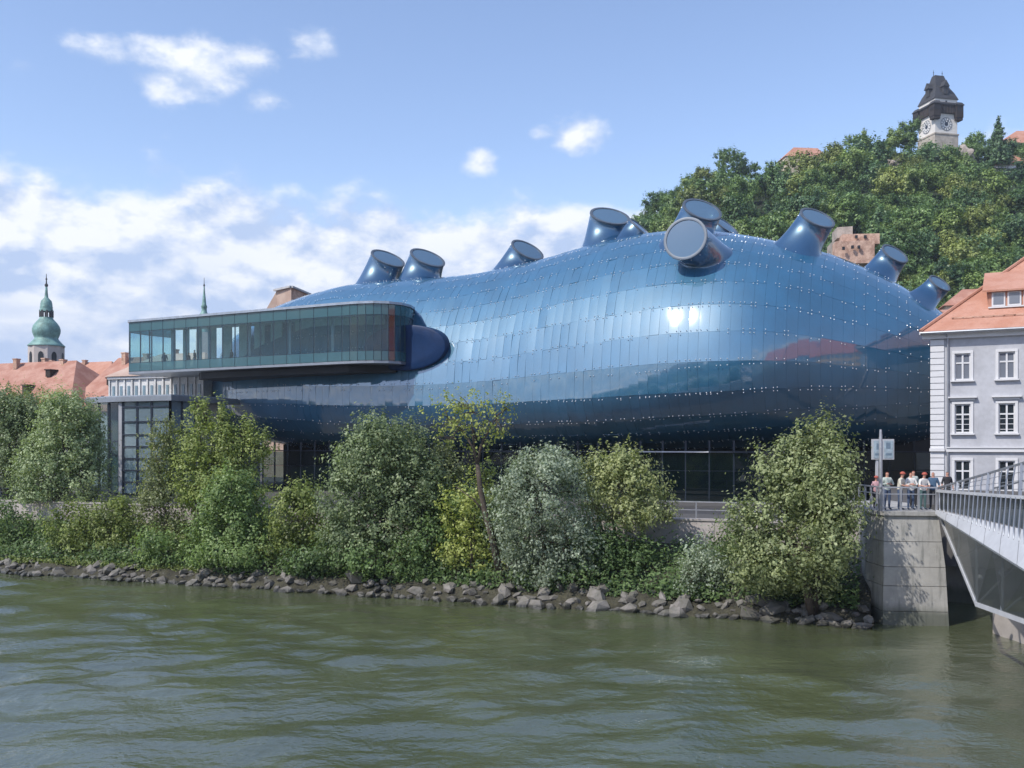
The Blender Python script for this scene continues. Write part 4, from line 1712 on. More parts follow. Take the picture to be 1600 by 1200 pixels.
def bank_tree(name, label, cat, base_px, t, lobes_px, pal, seed, trunk_r=0.14, dens=3.4, leaf=0.17, clump=0.42, per=34, droop=0.0,
              spiky=0.5, depth=0.8, stems=1, trunk_path=None, group=None, zbase=None, shoots=1.6):
    r = np.random.default_rng(seed)
    s = s_at(base_px, t)
    base = ST(s, t, bank_z(t) - 0.15 if zbase is None else zbase)
    D = base.y
    root = thing(name, base, label, cat, group)
    lob = []
    for i, (px, py, rx, rz, *dd_) in enumerate(lobes_px):
        Dj = D + (dd_[0] if dd_ else 0.0) + r.uniform(-0.35, 0.35) * rx * D / F * 1.2
        c = np.array(P(px, py, Dj))
        lob.append((c, rx * D / F * 1.06, max(rx, rz * 0.7) * D / F * depth, rz * D / F * 1.05))
    p, b, tn, tips = crown_points(lob, dens * 2.7, r, clump, int(per * 1.45), droop, spiky, shoots)
    keep = p[:, 2] > base.z + 0.1
    p, b, tn = p[keep], b[keep], tn[keep]
    v = leaf_quads(p, leaf * 0.95, leaf * 0.60, b, r)
    me = np_mesh('crown', v, 4, LEAF[pal], {'tint': np.repeat(tn, 4)})
    o = bpy.data.objects.new('crown', me)
    link(o, root)
    mb = MB()
    cz = sum(l[0][2] for l in lob) / len(lob)
    if trunk_path:
        for path, r0, r1 in trunk_path:
            pts = [P(x, y, D) for x, y in path]
            n = len(pts)
            mb.tube(pts, [r0 + (r1 - r0) * i / (n - 1) for i in range(n)], 8)
        forks = [P(x, y, D) for path, _, _ in trunk_path for x, y in path[-2:]]
    else:
        forks = []
        for k in range(stems):
            l = lob[k % len(lob)]
            top = Vector(l[0])
            fork = base.lerp(top, 0.55) + Vector(r.normal(0, 0.15, 3))
            limb(mb, base + Vector((r.normal(0, .12 * (stems > 1)), r.normal(0, .12 * (stems > 1)), 0)), fork, trunk_r, trunk_r * 0.62, r, 0.05, 5, 8)
            forks.append(fork)
    for l in range(len(lob)):
        tc = lob[l][0]
        f = min(forks, key=lambda q: (q - Vector(tc)).length)
        limb(mb, f, tc, trunk_r * 0.5, trunk_r * 0.2, r)
        tp = tips[l]
        for k in r.choice(len(tp), min(len(tp), 9), replace=False):
            limb(mb, Vector(tc).lerp(f, 0.2), tp[k], trunk_r * 0.22, 0.012, r, 0.1, 4, 5)
    mb.build('trunk', M['bark'], root, smooth=True)
    return root


bank_tree('leafy_tree', 'pale green tree with dark trunk on the promenade near left edge', 'tree', 88, 6.7,
          [(108, 690, 55, 72), (75, 735, 52, 48), (132, 748, 42, 42), (104, 645, 36, 34), (60, 770, 40, 26), (125, 700, 40, 50)], 'sage', 21, 0.2, dens=3.0, zbase=GROUND_Z)
bank_tree('leafy_tree', 'grey green tree cut by the left edge of the view', 'tree', 12, 8.5,
          [(25, 690, 52, 66), (8, 645, 42, 36), (48, 655, 36, 36), (10, 745, 45, 36)], 'sage', 22, 0.2, dens=3.0, zbase=GROUND_Z)
bank_tree('leafy_tree', 'yellowish tree top behind the two leftmost trees', 'tree', 55, 13.5,
          [(62, 640, 56, 30), (5, 650, 36, 34), (95, 660, 45, 36), (40, 690, 60, 40)], 'yellow', 23, 0.18, dens=2.5, zbase=GROUND_Z)
bank_tree('leafy_bush', 'green bush low on the bank in the far left corner', 'bush', 25, 3.0,
          [(12, 822, 30, 38), (50, 840, 30, 30), (15, 860, 36, 22), (75, 855, 26, 22)], 'green', 24, 0.06, stems=3)
bank_tree('leafy_bush', 'yellow green bush under the pale left tree', 'bush', 140, 3.2,
          [(118, 822, 42, 36), (172, 826, 42, 46), (140, 862, 62, 26), (188, 798, 24, 24), (195, 860, 36, 30)], 'yellow', 25, 0.07, stems=4)
bank_tree('willow_tree', 'slender olive willow left of the tall yellow green tree', 'tree', 262, 3.6,
          [(260, 780, 32, 80), (246, 720, 20, 55), (278, 850, 42, 38), (240, 800, 22, 50), (262, 680, 16, 34)], 'olive', 26, 0.1, leaf=0.15, droop=0.4, stems=3, dens=2.9)
bank_tree('leafy_tree', 'tall yellow green tree with several pointed tops', 'tree', 335, 4.4,
          [(312, 690, 25, 55), (318, 645, 10, 24), (352, 712, 26, 52), (350, 660, 9, 26), (385, 715, 30, 46), (388, 676, 9, 20), (298, 745, 34, 42), (345, 775, 62, 38), (410, 700, 14, 24)],
          'yellow', 27, 0.15, dens=3.0, stems=3, spiky=0.9)
bank_tree('leafy_bush', 'dense dark green bush in front of the tall yellow green tree', 'bush', 368, 2.2,
          [(365, 808, 52, 62), (328, 848, 38, 40), (408, 842, 44, 42), (360, 765, 30, 28), (370, 868, 64, 20)], 'green', 28, 0.09, dens=3.8, stems=4)
bank_tree('leafy_bush', 'yellow green bush left of the big round tree', 'bush', 465, 3.0,
          [(462, 812, 40, 52), (438, 858, 44, 32), (492, 848, 34, 40), (470, 778, 26, 24)], 'yellow', 29, 0.08, stems=4)
bank_tree('leafy_tree', 'big round sage green tree with dark core', 'tree', 605, 2.6,
          [(590, 722, 62, 66), (552, 785, 52, 62), (640, 762, 52, 62), (600, 832, 92, 48), (595, 680, 34, 30), (630, 700, 40, 34), (545, 840, 48, 42)],
          'sage', 30, 0.2, dens=3.6, stems=2)
bank_tree('leafy_tree', 'olive yellow tree half behind the big round tree', 'tree', 668, 4.8,
          [(660, 735, 52, 44), (690, 762, 34, 42), (650, 780, 50, 40), (700, 730, 20, 22)], 'olive', 31, 0.12, dens=3.0)
bank_tree('leafy_bush', 'dark green bush under the big round tree at the water', 'bush', 640, 1.7,
          [(600, 868, 70, 22), (670, 858, 40, 40), (560, 870, 50, 18)], 'dark', 45, 0.07, dens=3.4, stems=4)
bank_tree('sparse_tree', 'thin tree with bare leaning trunk and sparse yellow leaves', 'tree', 778, 1.5,
          [(700, 652, 36, 24), (738, 645, 46, 26), (775, 658, 24, 32), (702, 688, 26, 12), (722, 632, 30, 14), (745, 690, 26, 20), (790, 640, 10, 14)],
          'straw', 32, 0.10, dens=2.1, per=10, clump=0.36, leaf=0.16,
          trunk_path=[([(780, 890), (770, 845), (758, 800), (750, 760), (746, 725)], 0.22, 0.12), ([(746, 725), (740, 700), (722, 672), (700, 655)], 0.10, 0.03),
                      ([(746, 725), (752, 695), (765, 670), (778, 648)], 0.09, 0.03), ([(741, 702), (738, 670), (735, 640)], 0.07, 0.02),
                      ([(760, 805), (740, 780), (712, 760)], 0.07, 0.02)])
bank_tree('leafy_bush', 'yellow green bush round the foot of the thin leaning trunk', 'bush', 735, 2.0,
          [(718, 800, 30, 36), (745, 772, 34, 22), (738, 850, 36, 40), (702, 868, 22, 18), (765, 892, 30, 22), (760, 745, 22, 16)], 'straw', 33, 0.06, dens=2.4, per=26, stems=3)
bank_tree('willow_tree', 'silver grey willow hanging over the water', 'tree', 850, 1.4,
          [(850, 768, 66, 62), (818, 828, 52, 62), (885, 850, 52, 56), (858, 724, 42, 26), (800, 790, 32, 52), (850, 890, 55, 28), (815, 730, 18, 20)],
          'silver', 34, 0.15, leaf=0.15, dens=3.8, droop=0.55, stems=3)
bank_tree('leafy_tree', 'yellow grey tree right of the silver willow', 'tree', 950, 3.6,
          [(968, 755, 58, 44), (1012, 786, 38, 30), (945, 732, 38, 26), (932, 810, 36, 46), (988, 726, 26, 24), (985, 800, 40, 26), (1040, 800, 14, 16)],
          'olive', 35, 0.13, dens=3.3, leaf=0.16)
bank_tree('leafy_bush', 'low dark green bushes below the quay wall', 'bush', 1000, 3.4,
          [(955, 890, 46, 34), (1010, 885, 42, 34), (1050, 895, 34, 28), (985, 915, 50, 18), (920, 905, 36, 24)], 'dark', 36, 0.05, dens=3.4, stems=4)
bank_tree('leafy_bush', 'round grey green bush above the pale stones', 'bush', 1105, 1.6,
          [(1098, 882, 32, 38), (1128, 902, 26, 28), (1080, 905, 20, 22)], 'silver', 37, 0.06, dens=4.0, leaf=0.13, stems=4)
bank_tree('leafy_tree', 'large pale green tree left of the concrete abutment', 'tree', 1268, 0.7,
          [(1262, 755, 62, 68), (1284, 688, 24, 36), (1218, 742, 40, 46), (1190, 818, 56, 42), (1288, 830, 52, 66), (1235, 862, 76, 56), (1312, 722, 20, 52, -2.0), (1170, 880, 36, 36),
           (1250, 700, 22, 26), (1308, 795, 30, 52, -2.6), (1296, 760, 34, 40, -2.2), (1300, 850, 34, 46, -2.4), (1205, 905, 46, 26), (1270, 905, 50, 24)], 'pale', 38, 0.17, dens=3.6, stems=3, leaf=0.165)

bank_tree('leafy_bush', 'low green bush under the olive willow at the water', 'bush', 285, 1.6,
          [(262, 868, 40, 26), (310, 872, 36, 24), (240, 850, 22, 24)], 'green', 51, 0.05, stems=3)
bank_tree('leafy_bush', 'dark low bush left of the big round tree at the stones', 'bush', 510, 1.5,
          [(498, 872, 38, 24), (535, 880, 34, 20), (470, 880, 30, 18)], 'dark', 52, 0.05, stems=3)
bank_tree('leafy_bush', 'dark bush behind the thin leaning trunk', 'bush', 720, 4.6,
          [(712, 800, 40, 36), (755, 815, 40, 40), (690, 830, 30, 30)], 'green', 53, 0.06, stems=3)
bank_tree('leafy_bush', 'dark ivy covered bush right of the silver willow', 'bush', 925, 2.4,
          [(925, 870, 36, 42), (950, 850, 30, 30), (900, 905, 40, 18)], 'dark', 54, 0.06, stems=3)
bank_tree('leafy_bush', 'small dark bush between the grey bush and the large pale tree', 'bush', 1150, 2.8,
          [(1145, 850, 30, 32), (1165, 880, 30, 30)], 'green', 55, 0.06, stems=3)

# loose undergrowth and grass along the bank
def undergrowth():
    r = np.random.default_rng(77)
    n = 60000
    s = r.uniform(-58, 16.4, n)
    t = np.where(r.random(n) < 0.5, 1.0 + np.abs(r.normal(0, 0.7, n)), 1.0 + r.uniform(0, 5.2, n))
    t = np.clip(t, 0.75, 6.2)
    z = np.interp(t, [b[0] for b in BANK], [b[1] for b in BANK]) + np.abs(r.normal(0, 0.38, n))
    lump = np.sin(s * 1.3) * np.sin(s * 0.41 + 1) + r.normal(0, 0.4, n)
    k = lump > -0.35
    s, t, z = s[k], t[k], z[k]
    p = np.stack([W0[0] + s * E1[0] + t * E2[0], W0[1] + s * E1[1] + t * E2[1], z], -1)
    v = leaf_quads(p, 0.2, 0.11, np.tile([[-0.2, -0.5, 0.8]], (len(p), 1)), r)
    o = bpy.data.objects.new('undergrowth', np_mesh('undergrowth', v, 4, LEAF['dark'], {'tint': np.repeat(r.normal(0.45, 0.3, len(p)), 4)}))
    link(o)
    tag(o, 'low undergrowth covering the river bank', kind='stuff')
    # sunny grass right above the stones on the left
    n = 9000
    s = r.uniform(-52, -20, n)
    t = 0.9 + np.abs(r.normal(0, 0.7, n))
    z = np.interp(t, [b[0] for b in BANK], [b[1] for b in BANK]) + r.uniform(0.02, 0.3, n)
    p = np.stack([W0[0] + s * E1[0] + t * E2[0], W0[1] + s * E1[1] + t * E2[1], z], -1)
    v = leaf_quads(p, 0.26, 0.07, np.tile([[-0.2, -0.6, 0.6]], (len(p), 1)), r)
    o = bpy.data.objects.new('grass', np_mesh('grass', v, 4, LEAF['yellow'], {'tint': np.repeat(r.normal(0.5, 0.2, len(p)), 4)}))
    link(o)
    tag(o, 'bright grass above the bank stones', kind='stuff')


undergrowth()

# ------------------------------------------------------------------ stones along the water
def stone_mesh(seed):
    r = np.random.default_rng(seed)
    bm = bmesh.new()
    bmesh.ops.create_icosphere(bm, subdivisions=1, radius=0.5)
    for v in bm.verts:
        d = np.array(v.co)
        f = 1 + 0.22 * math.sin(3.1 * d[0] + seed) + r.normal(0, 0.13)
        v.co = Vector((d[0] * f * 1.15, d[1] * f * 0.9, d[2] * f * 0.68))
    me = bpy.data.meshes.new('stone')
    bm.to_mesh(me)
    bm.free()
    me.materials.append(M['stone'])
    return me


stone_me = [stone_mesh(40 + k) for k in range(12)]
r = np.random.default_rng(5)
n_st = 0
s = -37.5
while s < 17.0 and n_st < 298:
    w = float(np.clip(r.lognormal(-0.62, 0.36), 0.30, 1.05))
    w *= 1.1 if s > 3 else (0.9 if s < -25 else 1.0)
    for row in range(3 if r.random() < (0.75 if s > -6 else 0.35) else 2 if r.random() < 0.8 else 1):
        t = (-0.05, 0.62, 1.15)[row] + r.uniform(-0.2, 0.25)
        z = max(0.05, np.interp(t, [b[0] for b in BANK], [b[1] for b in BANK]) + 0.04)
        o = bpy.data.objects.new('stone', stone_me[int(r.integers(12))])
        col.objects.link(o)
        o.parent = bank_obj
        o.location = ST(s + r.uniform(-0.15, 0.15), t, z)
        k = w * r.uniform(0.75, 1.2)
        o.scale = (k * r.uniform(0.9, 1.4), k * r.uniform(0.8, 1.1), k * r.uniform(0.8, 1.15))
        o.rotation_euler = (r.normal(0, 0.35), r.normal(0, 0.35), r.uniform(0, 6.28))
        n_st += 1
    s += w * 0.80

# ------------------------------------------------------------------ wooded hill with clock tower
SIL = [(200, 690), (400, 690), (600, 560), (700, 500), (800, 455), (880, 398), (985, 347), (1000, 332), (1050, 294), (1100, 268), (1200, 252), (1300, 230),
       (1400, 210), (1500, 218), (1600, 220), (1700, 205), (1900, 230), (2200, 330)]
RID = 338.0


def hill_z(x, y):
    px = CX + x / y * F
    zr = CZ + (HY - np.interp(px, [p[0] for p in SIL], [p[1] for p in SIL])) * RID / F - 6.0
    zr = np.maximum(zr, 3.0)
    f = np.clip((y - 175.0) / (RID - 175.0), 0, 1)
    g = f ** 0.9
    z = 3.0 + (zr - 3.0) * g
    beyond = np.clip((y - RID) / 120.0, 0, 1)
    return z * (1 - 0.35 * beyond) + 2.2 * np.sin(x * 0.06 + 1.3) * np.sin(y * 0.05) * f * (1 - f) * 3


kk = np.linspace(-0.4, 0.95, 110)
dd = np.concatenate([np.linspace(165, RID, 50), np.linspace(RID + 6, 480, 14)])
K, Dm = np.meshgrid(kk, dd, indexing='ij')
X = K * Dm
pts = np.stack([X, Dm, hill_z(X, Dm) - 0.3], -1)
ho = bpy.data.objects.new('hill', grid_mesh('hill', pts, M['hill']))
link(ho)
tag(ho, 'steep wooded hill behind the museum', kind='structure')

HL = [leaf_mat('hill leaves %d' % i, a, b, 0.22) for i, (a, b) in enumerate([
    ((0.052, 0.107, 0.041), (0.244, 0.359, 0.122)), ((0.069, 0.129, 0.041), (0.313, 0.411, 0.128)), ((0.043, 0.093, 0.047), (0.185, 0.295, 0.128)),
    ((0.105, 0.141, 0.041), (0.383, 0.436, 0.140))])]


def hill_tree_mesh(seed, h=10.0, w=4.2, mat=None, conifer=False):
    r = np.random.default_rng(seed)
    if conifer:
        lob = []
        for i in range(9):
            f = i / 8
            lob.append((np.array([0, 0, h * (0.15 + 0.82 * f)]), w * (1 - f) * 0.75 + 0.25, w * (1 - f) * 0.75 + 0.25, h * 0.07))
        p, b, tn, tips = crown_points(lob, 5.0, r, 0.5, 40, droop=0.3)
    else:
        lob = [(np.array([0, 0, h * 0.62]), w * 0.72, w * 0.72, h * 0.30)]
        for i in range(7):
            a = r.uniform(0, 6.28)
            q = r.uniform(0.35, 0.75)
            lob.append((np.array([math.cos(a) * w * q, math.sin(a) * w * q, h * r.uniform(0.42, 0.85)]), w * r.uniform(.3, .45), w * r.uniform(.3, .45), h * r.uniform(.12, .2)))
        p, b, tn, tips = crown_points(lob, 1.05, r, 0.72, 36, spiky=0.2)
        tn = tn - 0.05
    v = leaf_quads(p, 0.50, 0.36, b, r, 2.6)
    nl = len(v) // 4
    # trunk joined as extra diamonds would look odd, so a four-sided stem of quads
    st = []
    rr = 0.22
    ring = [(rr, 0), (0, rr), (-rr, 0), (0, -rr)]
    for i in range(4):
        a, c = ring[i], ring[(i + 1) % 4]
        st += [(a[0], a[1], -1.0), (c[0], c[1], -1.0), (c[0] * .4, c[1] * .4, h * 0.75), (a[0] * .4, a[1] * .4, h * 0.75)]
    v = np.concatenate([v, np.array(st)])
    tint = np.concatenate([np.repeat(tn, 4), np.zeros(16)])
    return np_mesh('hill_tree', v, 4, mat, {'tint': tint})


HT = [hill_tree_mesh(100 + i, 9.5 + (i % 3), 3.9 + 0.5 * (i % 2), HL[[0, 1, 0, 2, 1, 3, 0, 2][i]]) for i in range(8)]
r = np.random.default_rng(3)
cands = []
for tries in range(30000):
    px = r.uniform(860, 1640)
    f = r.random() ** 0.75
    D = 215 + f * (RID + 6 - 215)
    x = (px - CX) / F * D
    z = float(hill_z(np.array([x]), np.array([D]))[0])
    py = HY - (z + 5 - CZ) * F / D
    lim = np.interp(px, [860, 900, 1090, 1290, 1350, 1480, 1520, 1640], [400, 392, 372, 402, 425, 492, 482, 400])
    if py > lim + 4:
        continue
    # keep clear of the tower, the roofs and the ruin
    if abs(px - 1465) < 38 and D > 318:
        continue
    if 1300 < px < 1374 and 352 < py < 412:
        continue
    if 1536 < px and 238 < py < 288 and D < 330:
        continue
    if 1232 < px < 1290 and D > 322:
        continue
    if any(abs(px - c[0]) < 13.5 and abs(py - c[1]) < 10.5 for c in cands):
        continue
    cands.append((px, py, x, D, z))
    if len(cands) >= 292:
        break
for px, py, x, D, z in cands:
    o = bpy.data.objects.new('hill_tree', HT[int(r.integers(8))])
    col.objects.link(o)
    o.location = (x, D, z - 0.5)
    k = float(np.clip(r.lognormal(-0.10, 0.24), 0.55, 1.45)) * (0.8 if D > 322 else 1.0)
    o.scale = (k * r.uniform(0.9, 1.15), k * r.uniform(0.9, 1.15), k * r.uniform(0.85, 1.1))
    o.rotation_euler = (0, 0, r.uniform(0, 6.28))
    tag(o, 'bushy deciduous tree in the wood on the steep hillside', 'tree', 'trees of the hillside wood')

# trees that stand out on the ridge
def ridge_tree(px, ytop, D, w, label, conifer=False, mat=0, h=None, name='ridge_tree'):
    x = (px - CX) / F * D
    zt = CZ + (HY - ytop) * D / F
    zb_ = float(hill_z(np.array([x]), np.array([D]))[0]) - 0.8
    hh = zt - zb_
    me = hill_tree_mesh(int(px), hh, w, HL[mat], conifer)
    o = bpy.data.objects.new(name, me)
    col.objects.link(o)
    o.location = (x, D, zb_)
    tag(o, label, 'tree')


ridge_tree(1146, 225, 330, 6.2, 'round dark tree standing out on the hill crest', False, 0)
ridge_tree(1352, 200, 334, 2.6, 'small slim tree on the crest left of the clock tower', False, 1)
ridge_tree(1399, 196, 334, 3.2, 'loose pointed tree close left of the clock tower', False, 1)
ridge_tree(1420, 202, 333, 2.6, 'thin tree touching the left side of the clock tower', False, 0)
ridge_tree(1560, 186, 326, 6.4, 'dark conifer right of the clock tower', True, 2, name='conifer_tree')
ridge_tree(1518, 206, 334, 4.4, 'broad tree between clock tower and dark conifer', False, 0)
ridge_tree(1535, 212, 330, 3.4, 'smaller tree in front of the red roof by the conifer', False, 2)
ridge_tree(1585, 218, 334, 3.6, 'dark tree right of the conifer', False, 2)
ridge_tree(1448, 222, 326, 3.2, 'low tree in front of the clock tower base', False, 0)
ridge_tree(1482, 222, 326, 3.0, 'bright low tree at the right foot of the clock tower', False, 1)
ridge_tree(1020, 300, 332, 4.0, 'grey brown tree at the left end of the hill crest', False, 2)
for px_, py_, w_, lab_ in ((990, 340, 3.6, 'tree at the foot of the hill crest just right of the tall nozzle pair'), (974, 356, 3.4, 'small tree peeping over the tall nozzle pair'),
                           (1006, 326, 4.0, 'tree on the falling hill crest left of the middle nozzles'), (958, 372, 3.2, 'tree top between tall nozzle and hill crest'),
                           (932, 386, 3.2, 'tree top hidden by the tall blue nozzle'), (888, 392, 3.0, 'lowest tree top left of the tall blue nozzle')):
    ridge_tree(px_, py_, 318, w_, lab_, False, 0)
ridge_tree(903, 384, 300, 3.4, 'tree top showing left of the tall blue nozzle', False, 1)
ridge_tree(1485, 462, 150, 2.2, 'round shrub between last blue nozzle and red roof', False, 0, name='round_shrub')


def clock_tower():
    D = 345.0
    sc = D / F
    UP = Vector((0, 0, 1))
    c = P(1461, 697, D)
    al = math.radians(13)
    # right face runs to the right and back, left face to the left and back
    fr = Vector((math.cos(al), math.sin(al), 0))
    fl = Vector((-math.sin(al), math.cos(al), 0))
    a = 9.2
    z = lambda py: CZ - (py - HY) * (D + 3.2) / F
    c.z = 0
    ctr = c + fr * a / 2 + fl * a / 2
    ax = (fr, fl, UP)
    root = thing('clock_tower', ctr + UP * z(240), 'white clock tower with dark wooden gallery and steep slate roof on the hill', 'clock tower')
    m = MB()
    zb, zs, zg, zw = z(250), z(213), z(183), z(156)
    m.box(ctr + UP * (zb + zs) / 2, (a + 0.5, a + 0.5, zs - zb), ax)
    m.build('stone_base', M['tower_stone'], root)
    m = MB()
    m.box(ctr + UP * (zs + zw) / 2, (a, a, zw - zs - 0.01), ax)
    m.build('shaft', M['tower_white'], root)
    m = MB()
    m.box(ctr + UP * (zs + 0.1), (a + 0.9, a + 0.9, 0.5), ax)
    m.build('ledge', M['tower_stone'], root)
    # wooden gallery: belt plus four corner bays
    m = MB()
    zg0, zg1 = z(181), z(168)
    m.box(ctr + UP * (zg0 + zg1) / 2, (a + 1.3, a + 1.3, zg1 - zg0), ax)
    g = m.build('gallery', M['dark_wood'], root)
    m = MB()
    m.box(ctr + UP * (zg1 + 0.15), (a + 2.1, a + 2.1, 0.25), ax)
    m.box(ctr + UP * (zg1 + 0.75), (a + 1.9, a + 1.9, 0.7), ax, taper=0.9)
    m.build('gallery_roof', M['slate'], g)
    for i in (-1, 1):
        for j in (-1, 1):
            m = MB()
            cc = ctr + fr * (i * (a / 2 + 0.05)) + fl * (j * (a / 2 + 0.05))
            m.box(cc + UP * (z(187) + z(168)) / 2, (2.8, 2.8, z(168) - z(187)), ax)
            m.box(cc + UP * (z(187) - 0.5), (2.5, 2.5, 0.9), ax)
            b = m.build('corner_bay', M['dark_wood'], root)
            m = MB()
            m.box(cc + UP * (z(168) + 0.55), (3.5, 3.5, 1.1), ax, taper=0.6)
            m.build('bay_roof', M['slate'], b)
            m = MB()
            for s_ in (-1, 1):
                for k in (-1, 0, 1):
                    m.box(cc + fr * (k * 0.85) - fl * 1.41 + UP * (z(175)), (0.5, 0.1, 1.1), ax)
                    m.box(cc + fl * (k * 0.85) - fr * 1.41 + UP * (z(175)), (0.1, 0.5, 1.1), ax)
                break
            m.build('bay_opening', M['black'], b)
    # posts of the gallery parapet
    m = MB()
    for k in range(9):
        f = -a / 2 + a * k / 8
        m.box(ctr + fr * f - fl * (a / 2 + 0.68) + UP * (zg0 + zg1) / 2, (0.18, 0.08, zg1 - zg0), ax)
        m.box(ctr + fl * f - fr * (a / 2 + 0.68) + UP * (zg0 + zg1) / 2, (0.08, 0.18, zg1 - zg0), ax)
    m.build('parapet_post', M['bark'], g)
    # roof
    m = MB()
    ze, z2, zr = z(158), z(146), z(115.5)
    def ring(hw, hd, zz):
        return [ctr + fr * (i * hw) + fl * (j * hd) + UP * zz for i, j in ((-1, -1), (1, -1), (1, 1), (-1, 1))]
    vs = ring(a / 2 + 0.35, a / 2 + 0.35, ze) + ring(a / 2 - 0.75, a / 2 - 0.75, z2) + ring(a / 2 - 1.7, a / 2 - 1.8, z(138)) + ring(1.8, 0.9, zr)
    fs = [(0, 1, 2, 3)]
    for k in range(3):
        for i in range(4):
            j = (i + 1) % 4
            fs.append((k * 4 + i, k * 4 + j, (k + 1) * 4 + j, (k + 1) * 4 + i))
    fs.append((12, 13, 14, 15))
    m.add(vs, fs)
    rf = m.build('roof', M['slate'], root)
    # steep dormers on the roof
    for nrm, tang in ((-fl, fr), (-fr, fl)):
        m = MB()
        bc = ctr + nrm * (a / 2 - 1.3) + UP * z(150)
        m.box(bc + UP * 1.4, (1.9, 2.4, 2.8), (tang, nrm, UP))
        p = bc + UP * 2.8
        vs = [p + tang * 1.3 + nrm * 1.6, p - tang * 1.3 + nrm * 1.6, p + UP * 2.3 + nrm * 1.4, p + tang * 1.3 - nrm * 2.0, p - tang * 1.3 - nrm * 2.0, p + UP * 2.3 - nrm * 2.0]
        m.add(vs, [(0, 2, 1), (0, 3, 5, 2), (1, 2, 5, 4)])
        m.build('roof_dormer', M['slate'], rf)
    m = MB()
    for i in (-1, 1):
        q = ctr + fr * (i * 1.8) + UP * zr
        m.tube([q, q + UP * 2.2], [0.12, 0.04], 6)
        m.lathe(q + UP * 1.2, [(0.05, -0.25), (0.25, 0), (0.05, 0.25)], 6)
    m.build('finial', M['dark_steel'], rf)
    # clock dials
    for nrm, tang, sz in ((-fl, fr, 1.0), (-fr, fl, 1.0)):
        cc = ctr + nrm * (a / 2) + UP * z(197)
        R0 = 2.35
        axd = (tang, UP, nrm)
        m = MB()
        m.lathe(cc, [(R0 * 0.98, 0.0), (R0 * 0.98, 0.08), (0.01, 0.09)], 32, ax=axd)
        d = m.build('clock_dial', M['dial'], root)
        m = MB()
        n = 32
        for rr0, rr1 in ((R0 * 1.0, R0 * 0.93), (R0 * 0.62, R0 * 0.56)):
            vs = []
            for q in range(n):
                f = 2 * math.pi * q / n
                for rr in (rr0, rr1):
                    vs.append(cc + (tang * math.cos(f) + UP * math.sin(f)) * rr + nrm * 0.13)
            m.add(vs, [(2 * q, 2 * ((q + 1) % n), 2 * ((q + 1) % n) + 1, 2 * q + 1) for q in range(n)])
        for q in range(12):
            f = 2 * math.pi * q / 12
            e = tang * math.cos(f) + UP * math.sin(f)
            m.bar(cc + e * R0 * 0.68 + nrm * 0.14, cc + e * R0 * 0.88 + nrm * 0.14, 0.2, 0.06, up=nrm)
        m.build('hour_ring', M['dark_steel'], d)
        m = MB()
        for ang, L, w in ((math.radians(62), 0.8, 0.26), (math.radians(118), 0.5, 0.36)):
            e = tang * math.cos(ang) + UP * math.sin(ang)
            m.bar(cc - e * 0.4 + nrm * 0.18, cc + e * R0 * L + nrm * 0.18, w, 0.05, up=nrm)
        m.lathe(cc, [(0.75, 0.1), (0.7, 0.2), (0.05, 0.22)], 14, ax=axd)
        m.build('clock_hand', M['dark_steel'], d)
    m = MB()
    m.box(ctr - fl * (a / 2 + 0.03) + UP * z(163), (0.7, 0.1, 1.1), ax)
    m.build('small_window', M['black'], root)


clock_tower()


def hip_house(name, label, cat, c, du, L, dpt, z0, ez, rz, wall, roof, hip=(0.35, 0.35), wins=0, chim=(), ov=0.4, winrows=1, group=None, lights=()):
    """house with hip roof: c = plan point of the front left corner, du = direction of the front, inward = left of du"""
    UP = Vector((0, 0, 1))
    du = Vector((du[0], du[1], 0)).normalized()
    iv = Vector((-du.y, du.x, 0))
    c = Vector((c[0], c[1], 0))
    root = thing(name, c + UP * z0, label, cat, group)
    m = MB()
    pl = [c, c + du * L, c + du * L + iv * dpt, c + iv * dpt]
    m.prism(pl, z0, ez)
    m.build('wall', wall, root)
    m = MB()
    e = [c - du * ov - iv * ov, c + du * (L + ov) - iv * ov, c + du * (L + ov) + iv * (dpt + ov), c - du * ov + iv * (dpt + ov)]
    ra = c + du * (L * hip[0]) + iv * dpt / 2 + UP * rz
    rb = c + du * (L * (1 - hip[1])) + iv * dpt / 2 + UP * rz
    ee = [p + UP * ez for p in e]
    m.add(ee + [ra, rb], [(0, 1, 5, 4), (1, 2, 5), (2, 3, 4, 5), (3, 0, 4), (3, 2, 1, 0)])
    rf = m.build('roof', roof, root)
    for f, side, h in chim:
        m = MB()
        p = ra.lerp(rb, f) - iv * side
        m.box(p + UP * (h / 2 - 1.1), (0.65, 0.65, h), (du, iv, UP))
        m.box(p + UP * (h - 1.1), (0.8, 0.8, 0.16), (du, iv, UP))
        m.build('chimney', M['brick'], rf)
    for fu, fv in lights:
        pe, pr = ee[0].lerp(ee[1], fu), ra.lerp(rb, fu)
        p = pe.lerp(pr, fv)
        m = MB()
        m.box(p + UP * 0.25, (0.8, 1.0, 0.9), (du, iv, UP))
        m.box(p + UP * 0.75 + iv * 0.1, (1.1, 1.4, 0.14), (du, iv, UP))
        m.build('roof_hatch', M['dark_wood'], rf)
    for rr in range(winrows):
        for k in range(wins):
            u = L * (k + 0.5) / wins
            h = 1.5
            zc = ez - 1.5 - rr * 3.2
            w = MB()
            w.box(c + du * u - iv * 0.03 + UP * zc, (1.2, 0.08, h + 0.25), (du, iv, UP))
            wo = w.build('window', M['trim'], root)
            g = MB()
            g.box(c + du * u - iv * 0.06 + UP * zc, (0.9, 0.06, h), (du, iv, UP))
            g.build('pane', M['window_glass'], wo)
    return root


def hz(px, D):
    x = (px - CX) / F * D
    return float(hill_z(np.array([x]), np.array([D]))[0])


